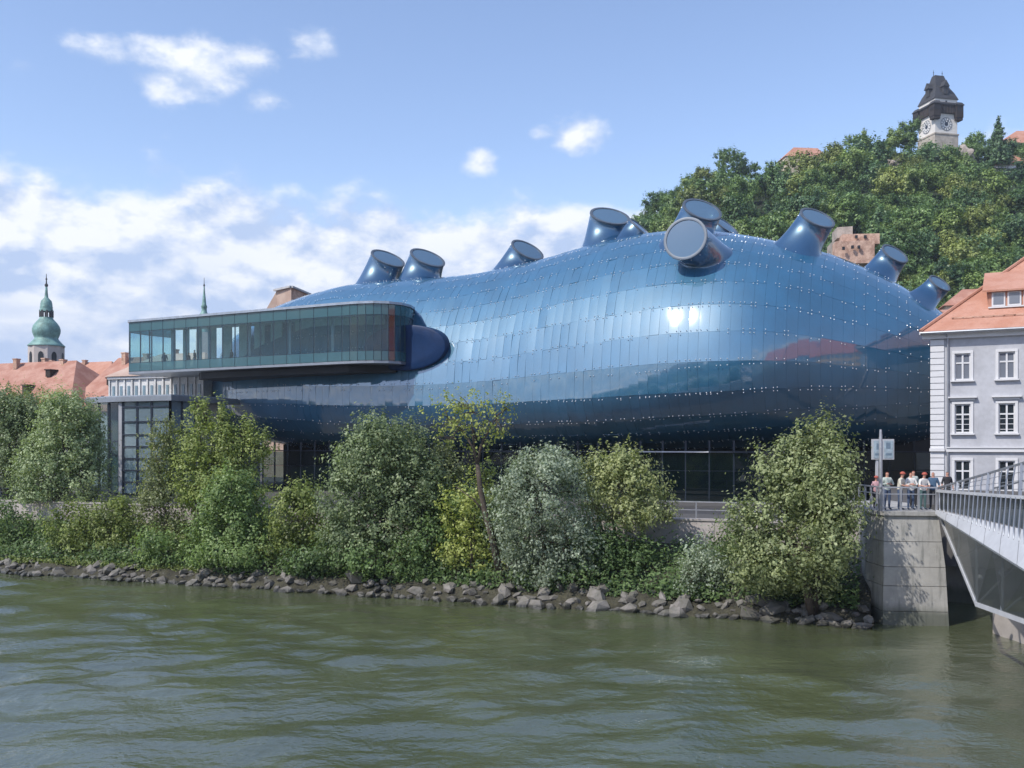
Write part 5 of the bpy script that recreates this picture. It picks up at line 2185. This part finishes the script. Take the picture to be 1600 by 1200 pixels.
# hill houses
p = P(1228, 260, 330)
hip_house('hill_house', 'house with red roof half hidden on the hill crest', 'house', (p.x, p.y), (1, 0.1), 14.5, 8, p.z - 5, P(0, 244, 330).z, P(0, 224, 330).z, M['cream'], M['tile'], (0.3, 0.1))
p = P(1553, 266, 326)
hip_house('hill_house', 'long white house with red roof below the conifer', 'house', (p.x, p.y), (1, -0.08), 22, 8, p.z - 6, P(0, 259, 326).z, P(0, 238, 326).z, M['white_wall'], M['tile'], (0.22, 0.1), wins=8)
p = P(1560, 225, 345)
hip_house('hill_house', 'red roofed house at the upper right corner of the hill', 'house', (p.x, p.y), (1, -0.05), 24, 10, p.z - 6, P(0, 224, 345).z, P(0, 198, 345).z, M['cream'], M['tile'], (0.36, 0.1))


def ruin():
    D = 222.0
    UP = Vector((0, 0, 1))
    root = thing('brick_ruin', P(1338, 410, D), 'pink brick terrace walls between the rightmost nozzles', 'ruin')
    def blk(x0, x1, y0, y1, dd, mat, name):
        m = MB()
        a, b = P(x0, y1, D + dd), P(x1, y0, D + dd)
        m.prism([(a.x, a.y), (b.x, a.y - 1.0), (b.x + 0.8, a.y + 6), (a.x + 0.8, a.y + 6)], a.z, b.z)
        return m.build(name, mat, root)
    blk(1306, 1364, 377, 412, 0, M['brick'], 'lower_wall')
    blk(1316, 1372, 366, 382, 3, M['brick'], 'upper_wall')
    blk(1308, 1330, 355, 372, 6, M['rock'], 'rock_wall')
    blk(1300, 1312, 378, 412, 4, M['rock'], 'side_rock')
    for x, w, y in ((1318, 3, 388), (1332, 3, 386), (1342, 3, 386), (1352, 3, 370), (1338, 3, 370)):
        m = MB()
        q = P(x, y, D - 1.2 if y > 380 else D + 2.0)
        m.box(q, (0.5, 0.5, 0.7))
        m.build('opening', M['black'], root)


ruin()
# small cliffs showing in the wood
for px, py, D, sx, sz, lab in ((1398, 258, 315, 3.4, 2.2, 'bare pinkish rock left below the clock tower'), (1508, 243, 322, 3.0, 3.0, 'bare pale rock right below the clock tower'),
                               (1468, 240, 322, 3.0, 1.8, 'dark rock at the clock tower foot')):
    bm = bmesh.new()
    bmesh.ops.create_icosphere(bm, subdivisions=3, radius=1.0)
    rr = np.random.default_rng(int(px))
    for v in bm.verts:
        d = Vector(v.co)
        f = 1 + 0.25 * math.sin(5 * d.x + px) * math.sin(4 * d.z + 1) + rr.normal(0, 0.05)
        v.co = Vector((d.x * sx * f, d.y * 2.5 * f, d.z * sz * f))
    me = bpy.data.meshes.new('cliff_rock')
    bm.to_mesh(me)
    bm.free()
    me.materials.append(M['rock'])
    o = bpy.data.objects.new('cliff_rock', me)
    col.objects.link(o)
    o.location = P(px, py, D)
    tag(o, lab, 'rock')

# red roofs at the hill foot, right
p = P(1478, 500, 128)
hip_house('town_house', 'red hip roofed house behind the grey house', 'house', (p.x, p.y), (1, -0.25), 9, 7, GROUND_Z, P(0, 478, 128).z, P(0, 447, 128).z, M['cream'], M['tile_old'], (0.3, 0.2))
p = P(1440, 500, 118)
hip_house('town_house', 'low red roof behind the last blue nozzle', 'house', (p.x, p.y), (1, -0.25), 7, 6, GROUND_Z, P(0, 492, 118).z, P(0, 480, 118).z, M['cream'], M['tile_old'], (0.3, 0.2))

# ------------------------------------------------------------------ old town on the left
def st_house(px_l, t, L, dpt, ez, rz, **kw):
    s = s_at(px_l, t)
    q = ST(s, t)
    return dict(c=(q.x, q.y), du=(E1[0], E1[1]), L=L, dpt=dpt, z0=GROUND_Z, ez=ez, rz=rz, **kw)


hip_house('town_house', 'large red roofed house right below the church tower', 'house',
          **st_house(86, 50, 15.5, 19, 11.5, 20.2, wall=M['cream'], roof=M['tile_old'], hip=(0.10, 0.24), chim=[(0.2, 1.0, 1.6), (0.5, 0.3, 1.4), (0.98, 0.4, 1.8)], lights=[(0.30, 0.55), (0.62, 0.58), (0.45, 0.25)], wins=7))
hip_house('town_house', 'red roofed house at the left edge below the church', 'house',
          **st_house(-110, 47, 24, 20, 11.0, 19.8, wall=M['grey_wall'], roof=M['tile_old'], hip=(0.05, 0.36), chim=[(0.3, 1.0, 1.5), (0.55, -0.6, 1.6), (0.85, 0.3, 1.2)], lights=[(0.6, 0.5), (0.75, 0.75)], wins=7))
hip_house('town_house', 'low red roofed annex beside the glass stair tower', 'house',
          **st_house(120, 33, 6.5, 8, 11.6, 14.2, wall=M['white_wall'], roof=M['tile_old'], hip=(0.3, 0.2), wins=2))
hip_house('town_house', 'red roofed house farther back left of the church', 'house',
          **st_house(-40, 82, 30, 16, 15.0, 23.2, wall=M['cream'], roof=M['tile'], hip=(0.15, 0.2), chim=[(0.3, 0.5, 1.6), (0.7, 0.4, 1.4)]))


def iron_house():
    UP = Vector((0, 0, 1))
    t = 30.5
    s0, s1 = s_at(172, t), s_at(318, t)
    z1 = P(172, 589, place(172, t).y).z
    root = hip_house('white_house', 'white panelled house under the glass gallery', 'house', tuple(ST(s0, t))[:2], tuple(E1), s1 - s0, 9, GROUND_Z, z1, z1 + 2.6,
                     M['white_wall'], M['tile_beige'], (0.2, 0.3))
    du = Vector((E1[0], E1[1], 0))
    iv = Vector((E2[0], E2[1], 0))
    n = 12
    for k in range(n + 1):
        m = MB()
        q = ST(s0 + (s1 - s0) * k / n, t)
        m.box(q - iv * 0.08 + UP * (z1 - 2.0), (0.16, 0.10, 3.9), (du, iv, UP))
        m.build('pilaster', M['white_wall'], root)
    for k in range(n):
        m = MB()
        q = ST(s0 + (s1 - s0) * (k + 0.5) / n, t)
        m.box(q - iv * 0.04 + UP * (z1 - 1.5), (0.30, 0.07, 1.1), (du, iv, UP))
        m.build('window', M['tower_glass'], root)
    m = MB()
    m.box(ST((s0 + s1) / 2, t) - iv * 0.12 + UP * (z1 - 0.15), (s1 - s0 + 0.3, 0.24, 0.22), (du, iv, UP))
    m.build('cornice', M['trim'], root)


iron_house()


def stair_tower():
    UP = Vector((0, 0, 1))
    t = 20.0
    a = place(140, t + 1.2)
    b = place(189, t)
    c = place(266, t - 0.3)
    d = place(305, t + 2.5)
    ztop = P(189, 628, b.y).z
    root = thing('glass_pavilion', b + UP * GROUND_Z, 'glazed dark steel pavilion with flat roof at the left of the museum', 'pavilion')
    back = [d + Vector((E2[0], E2[1], 0)) * 5.5, a + Vector((E2[0], E2[1], 0)) * 6]
    poly = [a, b, c, d] + back
    m = MB()
    ce = sum(poly, Vector()) / len(poly)
    m.prism([p + (p - ce).normalized() * 0.45 for p in poly], ztop, ztop + 0.42)
    m.build('roof_slab', M['steel'], root)
    m = MB()
    m.prism([p + (p - ce).normalized() * 0.30 for p in poly], ztop + 0.425, ztop + 0.52)
    m.build('roof_cover', M['roof_sheet'], root)
    m = MB()
    m.prism([p + (p - ce).normalized() * -1.6 for p in poly], GROUND_Z, ztop - 0.02)
    m.build('inner_core', M['grey_wall'], root)
    def bay(p, q, cols, rows, glass, frame):
        dd = (q - p)
        L = dd.length
        dd.normalize()
        iv = Vector((-dd.y, dd.x, 0))
        H = ztop - GROUND_Z
        xs = [0]
        for w in cols:
            xs.append(xs[-1] + w)
        xs = [x / xs[-1] * L for x in xs]
        zs = [0]
        for w in rows:
            zs.append(zs[-1] + w)
        zs = [GROUND_Z + z / zs[-1] * H for z in zs]
        for x in xs:
            m = MB()
            m.bar(p + dd * x + UP * GROUND_Z, p + dd * x + UP * ztop, 0.14, 0.18)
            m.build('mullion', frame, root)
        for z in zs[1:-1]:
            m = MB()
            m.bar(p + UP * z - iv * 0.02, q + UP * z - iv * 0.02, 0.12, 0.12)
            m.build('transom', frame, root)
        for i in range(len(xs) - 1):
            for j in range(len(zs) - 1):
                m = MB()
                m.box(p + dd * ((xs[i] + xs[i + 1]) / 2) + UP * ((zs[j] + zs[j + 1]) / 2) + iv * 0.04, (xs[i + 1] - xs[i] - 0.1, 0.03, zs[j + 1] - zs[j] - 0.08), (dd, iv, UP))
                m.build('glass_pane', glass, root)
    bay(a, b - (b - a).normalized() * 0.25, [1, 1, 1], [3.2, 2.4], M['base_glass'], M['dark_steel'])
    bay(b + (c - b).normalized() * 0.25, c, [1, 1, 1.25], [1.0, 1.0, 1.0, 1.0, 1.0, 1.1, 1.25, 0.45], M['tower_glass'], M['dark_steel'])
    bay(c, d, [1.0, 1.2], [2, 2, 2], M['tower_glass'], M['dark_steel'])
    m = MB()
    m.bar(b + UP * GROUND_Z, b + UP * (ztop - 0.01), 0.30, 0.30)
    m.build('corner_post', M['white_steel'], root)


stair_tower()


def church():
    D = 215.0
    UP = Vector((0, 0, 1))
    k = D / F
    c = P(72.5, 697, D)
    c.z = 0
    z = lambda py: CZ - (py - HY) * D / F
    root = thing('church_tower', c + UP * GROUND_Z, 'church tower with green copper onion dome and lantern', 'church tower')
    m = MB()
    rot = math.pi / 8 + 0.12
    R8 = 24.5 * k / math.cos(math.pi / 8) * 0.98
    m.lathe(c, [(R8, GROUND_Z), (R8, z(541))], 8, rot=rot)
    m.build('shaft', M['church_wall'], root)
    for q in range(8):
        f = rot + 2 * math.pi * (q + 0.5) / 8
        nrm = Vector((math.cos(f), math.sin(f), 0))
        if nrm.y > 0.3 or q % 2 == 1 and False:
            continue
        tg = Vector((-nrm.y, nrm.x, 0))
        ap = R8 * math.cos(math.pi / 8)
        m = MB()
        p = c + nrm * (ap + 0.02)
        w, h0, h1 = 0.55, z(571), z(556)
        pts = [p - tg * w + UP * h0, p + tg * w + UP * h0, p + tg * w + UP * h1, p + tg * w * .7 + UP * (h1 + .5), p + UP * (h1 + .75), p - tg * w * .7 + UP * (h1 + .5), p - tg * w + UP * h1]
        m.add(pts + [x + nrm * 0.08 for x in pts], [tuple(range(7, 14))] + [(i, (i + 1) % 7, 7 + (i + 1) % 7, 7 + i) for i in range(7)])
        m.build('belfry_window', M['black'], root)
    prof = [(27, 541.5), (27, 540), (23.5, 537), (20, 533), (17.5, 530), (17, 528), (18.5, 525), (20.2, 520), (20.5, 515), (19, 509.5), (16, 505), (12.5, 501), (10, 498), (9.5, 496)]
    m = MB()
    m.lathe(c, [(r_ * k, z(y)) for r_, y in prof], 16, rot=rot)
    m.build('onion_dome', M['copper'], root, smooth=55)
    m = MB()
    for q in range(8):
        f = rot + 2 * math.pi * q / 8
        p = c + Vector((math.cos(f), math.sin(f), 0)) * (8.4 * k)
        m.bar(p + UP * z(496), p + UP * z(485), 0.42)
    m.build('lantern_post', M['slate'], root)
    m = MB()
    prof = [(9.6, 487), (9.8, 484), (8.8, 482), (9.5, 480.5), (8.8, 479), (8.6, 475), (7.4, 470), (4.5, 467), (3.0, 465), (2.6, 463), (1.9, 455), (1.5, 448)]
    m.lathe(c, [(r_ * k, z(y)) for r_, y in prof], 16, rot=rot)
    m.build('lantern_cap', M['copper'], root, smooth=55)
    m = MB()
    m.lathe(c, [(1.2 * k, z(449)), (2.6 * k, z(446.5)), (2.6 * k, z(445)), (1.0 * k, z(442.5)), (0.8 * k, z(438)), (1.5 * k, z(436)), (0.6 * k, z(434)), (0.4 * k, z(428))], 10)
    m.build('finial', M['slate'], root, smooth=40)

    D2 = 235.0
    k = D2 / F
    c = P(319, 697, D2)
    c.z = 0
    z2 = lambda py: CZ - (py - HY) * D2 / F
    root = thing('church_spire', c + UP * GROUND_Z, 'slim green copper spire rising behind the glass gallery', 'spire')
    m = MB()
    prof = [(12, 520), (9, 500), (7.4, 493), (6.6, 491), (4.6, 488), (4.0, 484), (4.2, 481), (5.0, 479.5), (3.4, 476), (3.0, 472), (2.2, 464), (1.3, 455), (0.9, 447)]
    m.lathe(c, [(r_ * k, z2(y)) for r_, y in prof], 12)
    m.build('copper_spire', M['copper'], root, smooth=55)
    m = MB()
    m.lathe(c, [(13 * k, GROUND_Z), (13 * k, z2(520))], 8)
    m.build('shaft', M['church_wall'], root)
    m = MB()
    m.lathe(c, [(0.8 * k, z2(448)), (1.6 * k, z2(446)), (0.5 * k, z2(443)), (0.3 * k, z2(434))], 8)
    m.build('finial', M['slate'], root)


church()

# roof block behind the left shoulder of the museum
def roof_block():
    D = 128.0
    UP = Vector((0, 0, 1))
    root = thing('roof_block', P(455, 480, D), 'beige and brick roof block peeping over the left shoulder of the museum', 'building')
    a, b, c = P(412, 490, D), P(455, 490, D - 3), P(500, 495, D + 6)
    zt = P(455, 455, D).z
    m = MB()
    a2 = P(432, 455, D)
    bt = Vector((b.x, b.y, zt))
    at = Vector((a2.x, a2.y, zt))
    ct = Vector((c.x, c.y, zt - 0.2))
    gz = GROUND_Z
    A, B, C_ = Vector((a.x, a.y, gz)), Vector((b.x, b.y, gz)), Vector((c.x, c.y, gz))
    bk = Vector((a.x + 3, a.y + 12, gz))
    am = Vector((a.x, a.y, a.z))
    m.add([A, B, bt, at, am], [(0, 1, 2, 3, 4)])
    m.build('front_wall', M['tile_beige'], root)
    m = MB()
    m.add([B, C_, ct, bt], [(0, 1, 2, 3)])
    m.add([C_, bk, Vector((bk.x, bk.y, zt - 0.2)), ct], [(0, 1, 2, 3)])
    m.add([at, bt, ct, Vector((bk.x, bk.y, zt - 0.2))], [(0, 1, 2, 3)])
    m.add([bk, A, am, at, Vector((bk.x, bk.y, zt - 0.2))], [(0, 1, 2, 3, 4)])
    m.build('brick_wall', M['brick'], root)
    m = MB()
    m.bar(at + UP * 0.1 - Vector((0.2, 0.1, 0)), bt + UP * 0.1, 0.5, 0.25)
    m.bar(bt + UP * 0.1, ct + UP * 0.1, 0.5, 0.25)
    m.build('parapet_cap', M['grey_wall'], root)


roof_block()

# ------------------------------------------------------------------ the near bank behind the viewer (seen in the blue skin)
def near_bank():
    UP = Vector((0, 0, 1))
    m = MB()
    m.add([ST(-700, -62, 4.2), ST(700, -62, 4.2), ST(700, -1500, 4.2), ST(-700, -1500, 4.2), ST(-700, -60, -1.0), ST(700, -60, -1.0)], [(0, 3, 2, 1), (4, 0, 1, 5)])
    tag(m.build('near_bank_ground', M['asphalt']), 'paved bank on the viewer side of the river', kind='structure')
    du = (-E1[0], -E1[1])
    spec = [(-20, 24, 14, 19, M['grey_wall'], 'grey house'), (6, 20, 16, 22, M['white_wall'], 'white house'), (28, 24, 17, 23.5, M['grey_wall'], 'broad grey house')]
    for s, L, ez, rz, w, nm in spec:
        q = ST(s, -84)
        hip_house('river_house', nm + ' with red roof on the near bank, seen mirrored in the blue skin', 'house', (q.x, q.y), du, L, 14, 4.2, ez + 2, rz + 3.5, w, M['tile'],
                  (0.12, 0.12), wins=6, winrows=4)
    # houses across the square to the right of the view: they show in the right flank of the museum
    for t1, L, ez, rz, w, nm in [(46, 33, 21, 32, M['blue_grey'], 'long blue grey house'), (12.7, 10.5, 22.0, 33, M['ochre'], 'ochre house'), (1.9, 14, 21.5, 32.5, M['blue_grey'], 'blue grey house'),
                                 (-12.4, 20, 22, 32, M['white_wall'], 'white house')]:
        q = ST(70, t1)
        hip_house('square_house', nm + ' with red roof across the square, seen mirrored in the right flank', 'house', (q.x, q.y), (-E2[0], -E2[1]), L, 15, 4.8, ez, rz, w, M['tile_mirror'],
                  (0.05, 0.05), wins=6, winrows=4)
    rr = np.random.default_rng(8)
    pts, bias, tn = [], [], []
    lob = []
    for s in np.arange(-95, 45, 6.5):
        c = np.array(ST(s + rr.uniform(-2, 2), -66 + rr.uniform(-1.5, 1.5), 9.0 + rr.uniform(-1, 1.6)))
        h = rr.uniform(2.2, 3.8) if s < 4 else rr.uniform(1.8, 2.8)
        c[2] = 4.2 + h * 1.1
        lob.append((c, 3.8, 3.4, h))
    p, b, t_, tips = crown_points(lob, 1.3, rr, 0.9, 20)
    v = leaf_quads(p, 0.7, 0.5, b, rr)
    o = bpy.data.objects.new('tree_row_foliage', np_mesh('tree_row_foliage', v, 4, LEAF['dark'], {'tint': np.repeat(t_ - 0.1, 4)}))
    link(o)
    tag(o, 'row of dark trees on the near bank mirrored in the museum', kind='stuff')


near_bank()

# ------------------------------------------------------------------ people at the railing
def body_mesh(pose, seed):
    """one continuous figure grown from joints; returns verts/faces by the skin modifier"""
    J = {'pel': (0, 0, 0.95), 'waist': (0, 0, 1.10), 'chest': (0, 0.0, 1.30), 'neckb': (0, 0.0, 1.46), 'neck': (0, -0.01, 1.53), 'head': (0, -0.02, 1.62), 'crown': (0, -0.015, 1.72),
         'shl': (-0.17, 0, 1.42), 'shr': (0.17, 0, 1.42), 'hipl': (-0.09, 0, 0.92), 'hipr': (0.09, 0, 0.92), 'knl': (-0.10, -0.02, 0.50), 'knr': (0.10, -0.02, 0.50),
         'anl': (-0.11, 0.02, 0.09), 'anr': (0.11, 0.02, 0.09), 'tol': (-0.13, -0.16, 0.035), 'tor': (0.13, -0.16, 0.035)}
    if pose == 'lean':      # forearms on the rail
        J.update(ell=(-0.25, -0.14, 1.16), elr=(0.25, -0.14, 1.16), wrl=(-0.10, -0.36, 1.10), wrr=(0.10, -0.36, 1.10), hal=(-0.04, -0.42, 1.10), har=(0.04, -0.42, 1.10))
        for k in ('chest', 'neckb', 'neck', 'head', 'crown', 'shl', 'shr'):
            x, y, z = J[k]
            J[k] = (x, y - 0.10 * (z - 0.95) / 0.6, z - 0.02)
    elif pose == 'crossed':
        J.update(ell=(-0.28, -0.06, 1.15), elr=(0.28, -0.06, 1.15), wrl=(-0.02, -0.24, 1.20), wrr=(0.04, -0.26, 1.16), hal=(0.06, -0.24, 1.22), har=(-0.06, -0.26, 1.18))
    else:
        J.update(ell=(-0.25, 0.02, 1.15), elr=(0.25, 0.02, 1.15), wrl=(-0.27, -0.06, 0.92), wrr=(0.27, -0.06, 0.92), hal=(-0.27, -0.09, 0.83), har=(0.27, -0.09, 0.83))
    rad = {'pel': (.15, .12), 'waist': (.14, .105), 'chest': (.165, .12), 'neckb': (.09, .075), 'neck': (.056, .056), 'head': (.085, .10), 'crown': (.06, .07), 'shl': (.075, .07), 'shr': (.075, .07),
           'hipl': (.10, .10), 'hipr': (.10, .10), 'knl': (.066, .066), 'knr': (.066, .066), 'anl': (.048, .048), 'anr': (.048, .048), 'tol': (.042, .032), 'tor': (.042, .032),
           'ell': (.048, .048), 'elr': (.048, .048), 'wrl': (.034, .034), 'wrr': (.034, .034), 'hal': (.038, .026), 'har': (.038, .026)}
    E = [('pel', 'waist'), ('waist', 'chest'), ('chest', 'neckb'), ('neckb', 'neck'), ('neck', 'head'), ('head', 'crown'), ('chest', 'shl'), ('shl', 'ell'), ('ell', 'wrl'), ('wrl', 'hal'),
         ('chest', 'shr'), ('shr', 'elr'), ('elr', 'wrr'), ('wrr', 'har'), ('pel', 'hipl'), ('hipl', 'knl'), ('knl', 'anl'), ('anl', 'tol'), ('pel', 'hipr'), ('hipr', 'knr'), ('knr', 'anr'), ('anr', 'tor')]
    names = list(J)
    me = bpy.data.meshes.new('person_body')
    me.from_pydata([J[n] for n in names], [(names.index(a), names.index(b)) for a, b in E], [])
    o = bpy.data.objects.new('person_body', me)
    col.objects.link(o)
    md = o.modifiers.new('skin', 'SKIN')
    for i, n in enumerate(names):
        sv_ = me.skin_vertices[0].data[i] if me.skin_vertices else None
        if sv_ is None:
            bm = bmesh.new()
            bm.from_mesh(me)
            bm.verts.layers.skin.verify()
            bm.to_mesh(me)
            bm.free()
            sv_ = me.skin_vertices[0].data[i]
        sv_.radius = rad[n]
        sv_.use_root = (n == 'pel')
    ss_ = o.modifiers.new('sub', 'SUBSURF')
    ss_.levels = ss_.render_levels = 1
    dg = bpy.context.evaluated_depsgraph_get()
    ev = o.evaluated_get(dg)
    m2 = bpy.data.meshes.new_from_object(ev)
    bpy.data.objects.remove(o)
    return m2


BODY = {p_: body_mesh(p_, 0) for p_ in ('lean', 'crossed', 'stand')}


def person(loc, rz, h, pose, top, legs, cap, label, sleeves=True, scale_w=1.0, group=None):
    me = BODY[pose].copy()
    for c_ in (top, legs, M['skin_tone'], cap, M['dark_steel']):
        me.materials.append(c_)
    idx = []
    for pl in me.polygons:
        x, y, z = pl.center
        if z > 1.48:
            i = 2
            if z > 1.655 or (z > 1.58 and y > 0.03):
                i = 3
        elif z < 0.10:
            i = 4
        elif z < 0.93 and abs(x) < 0.24:
            i = 1
        else:
            hand = (pose == 'stand' and abs(x) > 0.2 and z < 1.12) or (pose != 'stand' and y < -0.20)
            i = 2 if hand else 0
        idx.append(i)
    me.polygons.foreach_set('material_index', idx)
    me.polygons.foreach_set('use_smooth', [True] * len(idx))
    root = thing('person', loc, label, 'person', group)
    o = bpy.data.objects.new('body', me)
    col.objects.link(o)
    o.parent = root
    root.rotation_euler = (0, 0, rz)
    k = h / 1.75
    root.scale = (k * scale_w, k * scale_w, k)
    if cap is not M['red_cap']:
        return root
    hat = MB()
    cz = 1.70 - (0.02 if pose == 'lean' else 0)
    cy = -0.015 - (0.115 if pose == 'lean' else 0)
    hat.lathe((0, cy, cz - 0.035), [(0.118, 0.0), (0.122, 0.02), (0.105, 0.075), (0.06, 0.11), (0.01, 0.12)], 12)
    hat.box((0, cy - 0.11, cz - 0.02), (0.12, 0.08, 0.014))
    ho_ = bpy.data.objects.new('cap', hat.mesh('cap', cap, 40))
    col.objects.link(ho_)
    ho_.parent = root
    return root


cl = {}
for n_, c_ in (('white', (0.66, 0.65, 0.62)), ('cream', (0.58, 0.55, 0.47)), ('greyg', (0.44, 0.50, 0.46)), ('pink', (0.55, 0.33, 0.36)), ('navy', (0.05, 0.10, 0.17)), ('jeans', (0.06, 0.09, 0.16)),
               ('dark', (0.03, 0.03, 0.035)), ('green', (0.07, 0.13, 0.13)), ('beige', (0.42, 0.37, 0.30))):
    cl[n_] = pbr('cloth ' + n_, c_, 0.85, var=0.12, scale=8)
people = [(1369, 45.3, 1.52, 'stand', 'pink', 'dark', 'red_cap', 'short person in pink top just left of the steel mast'),
          (1386, 44.3, 1.78, 'crossed', 'greyg', 'jeans', 'red_hair', 'person in pale grey green shirt right of the steel mast'),
          (1406, 44.2, 1.76, 'lean', 'cream', 'jeans', 'red_cap', 'person in cream shirt and blue jeans leaning at the railing'),
          (1423, 44.3, 1.75, 'crossed', 'white', 'jeans', 'red_hair', 'person in white shirt with folded arms at middle of the railing'),
          (1427, 45.6, 1.80, 'stand', 'greyg', 'dark', 'red_hair', 'person in grey green top behind the one in white'),
          (1442, 44.3, 1.73, 'lean', 'white', 'green', 'red_cap', 'person in white shirt and dark green trousers at the railing'),
          (1458, 44.6, 1.76, 'stand', 'navy', 'dark', 'red_hair', 'person in navy blue top at the right end of the railing'),
          (1480, 46.5, 1.74, 'stand', 'dark', 'dark', 'dark', 'person in black standing before the grey house corner')]
for px, D, h, pose, top, legs, cap, lab in people:
    q = P(px, 797, D)
    q.z = PZ
    person(q, R.uniform(-0.9, 0.9), h, pose, cl[top], cl[legs], M[cap] if cap in M else cl[cap], lab)
# visitors in the gallery
for i, (a, d_, lab) in enumerate([(2.4, 2.0, 'dark figure standing at the left end inside the glass gallery'), (4.2, 3.2, 'second figure from the left inside the glass gallery'),
                                  (6.6, 1.6, 'figure near the glass in the left third of the gallery'), (9.9, 2.8, 'figure standing in the middle of the glass gallery')]):
    q = FL + fd * a + fin * d_
    q.z = NZ0 + 0.18
    person(q, R.uniform(-2, 2), 1.74, 'stand', cl['dark'], cl['jeans'], cl['dark'], lab)


# ------------------------------------------------------------------ air between here and the hill
def haze():
    m, g, out = new_mat('thin summer haze')
    v = g.new('ShaderNodeVolumePrincipled')
    v.inputs['Color'].default_value = (0.80, 0.88, 1.0, 1)
    v.inputs['Density'].default_value = HAZE
    v.inputs['Anisotropy'].default_value = 0.2
    m.node_tree.links.new(v.outputs[0], out.inputs['Volume'])
    mb = MB()
    mb.box((0, 500, 75), (4200, 5400, 156))
    o = mb.build('haze', m)
    tag(o, 'thin summer haze over town and hill', kind='stuff')


HAZE = 0.0002
haze()
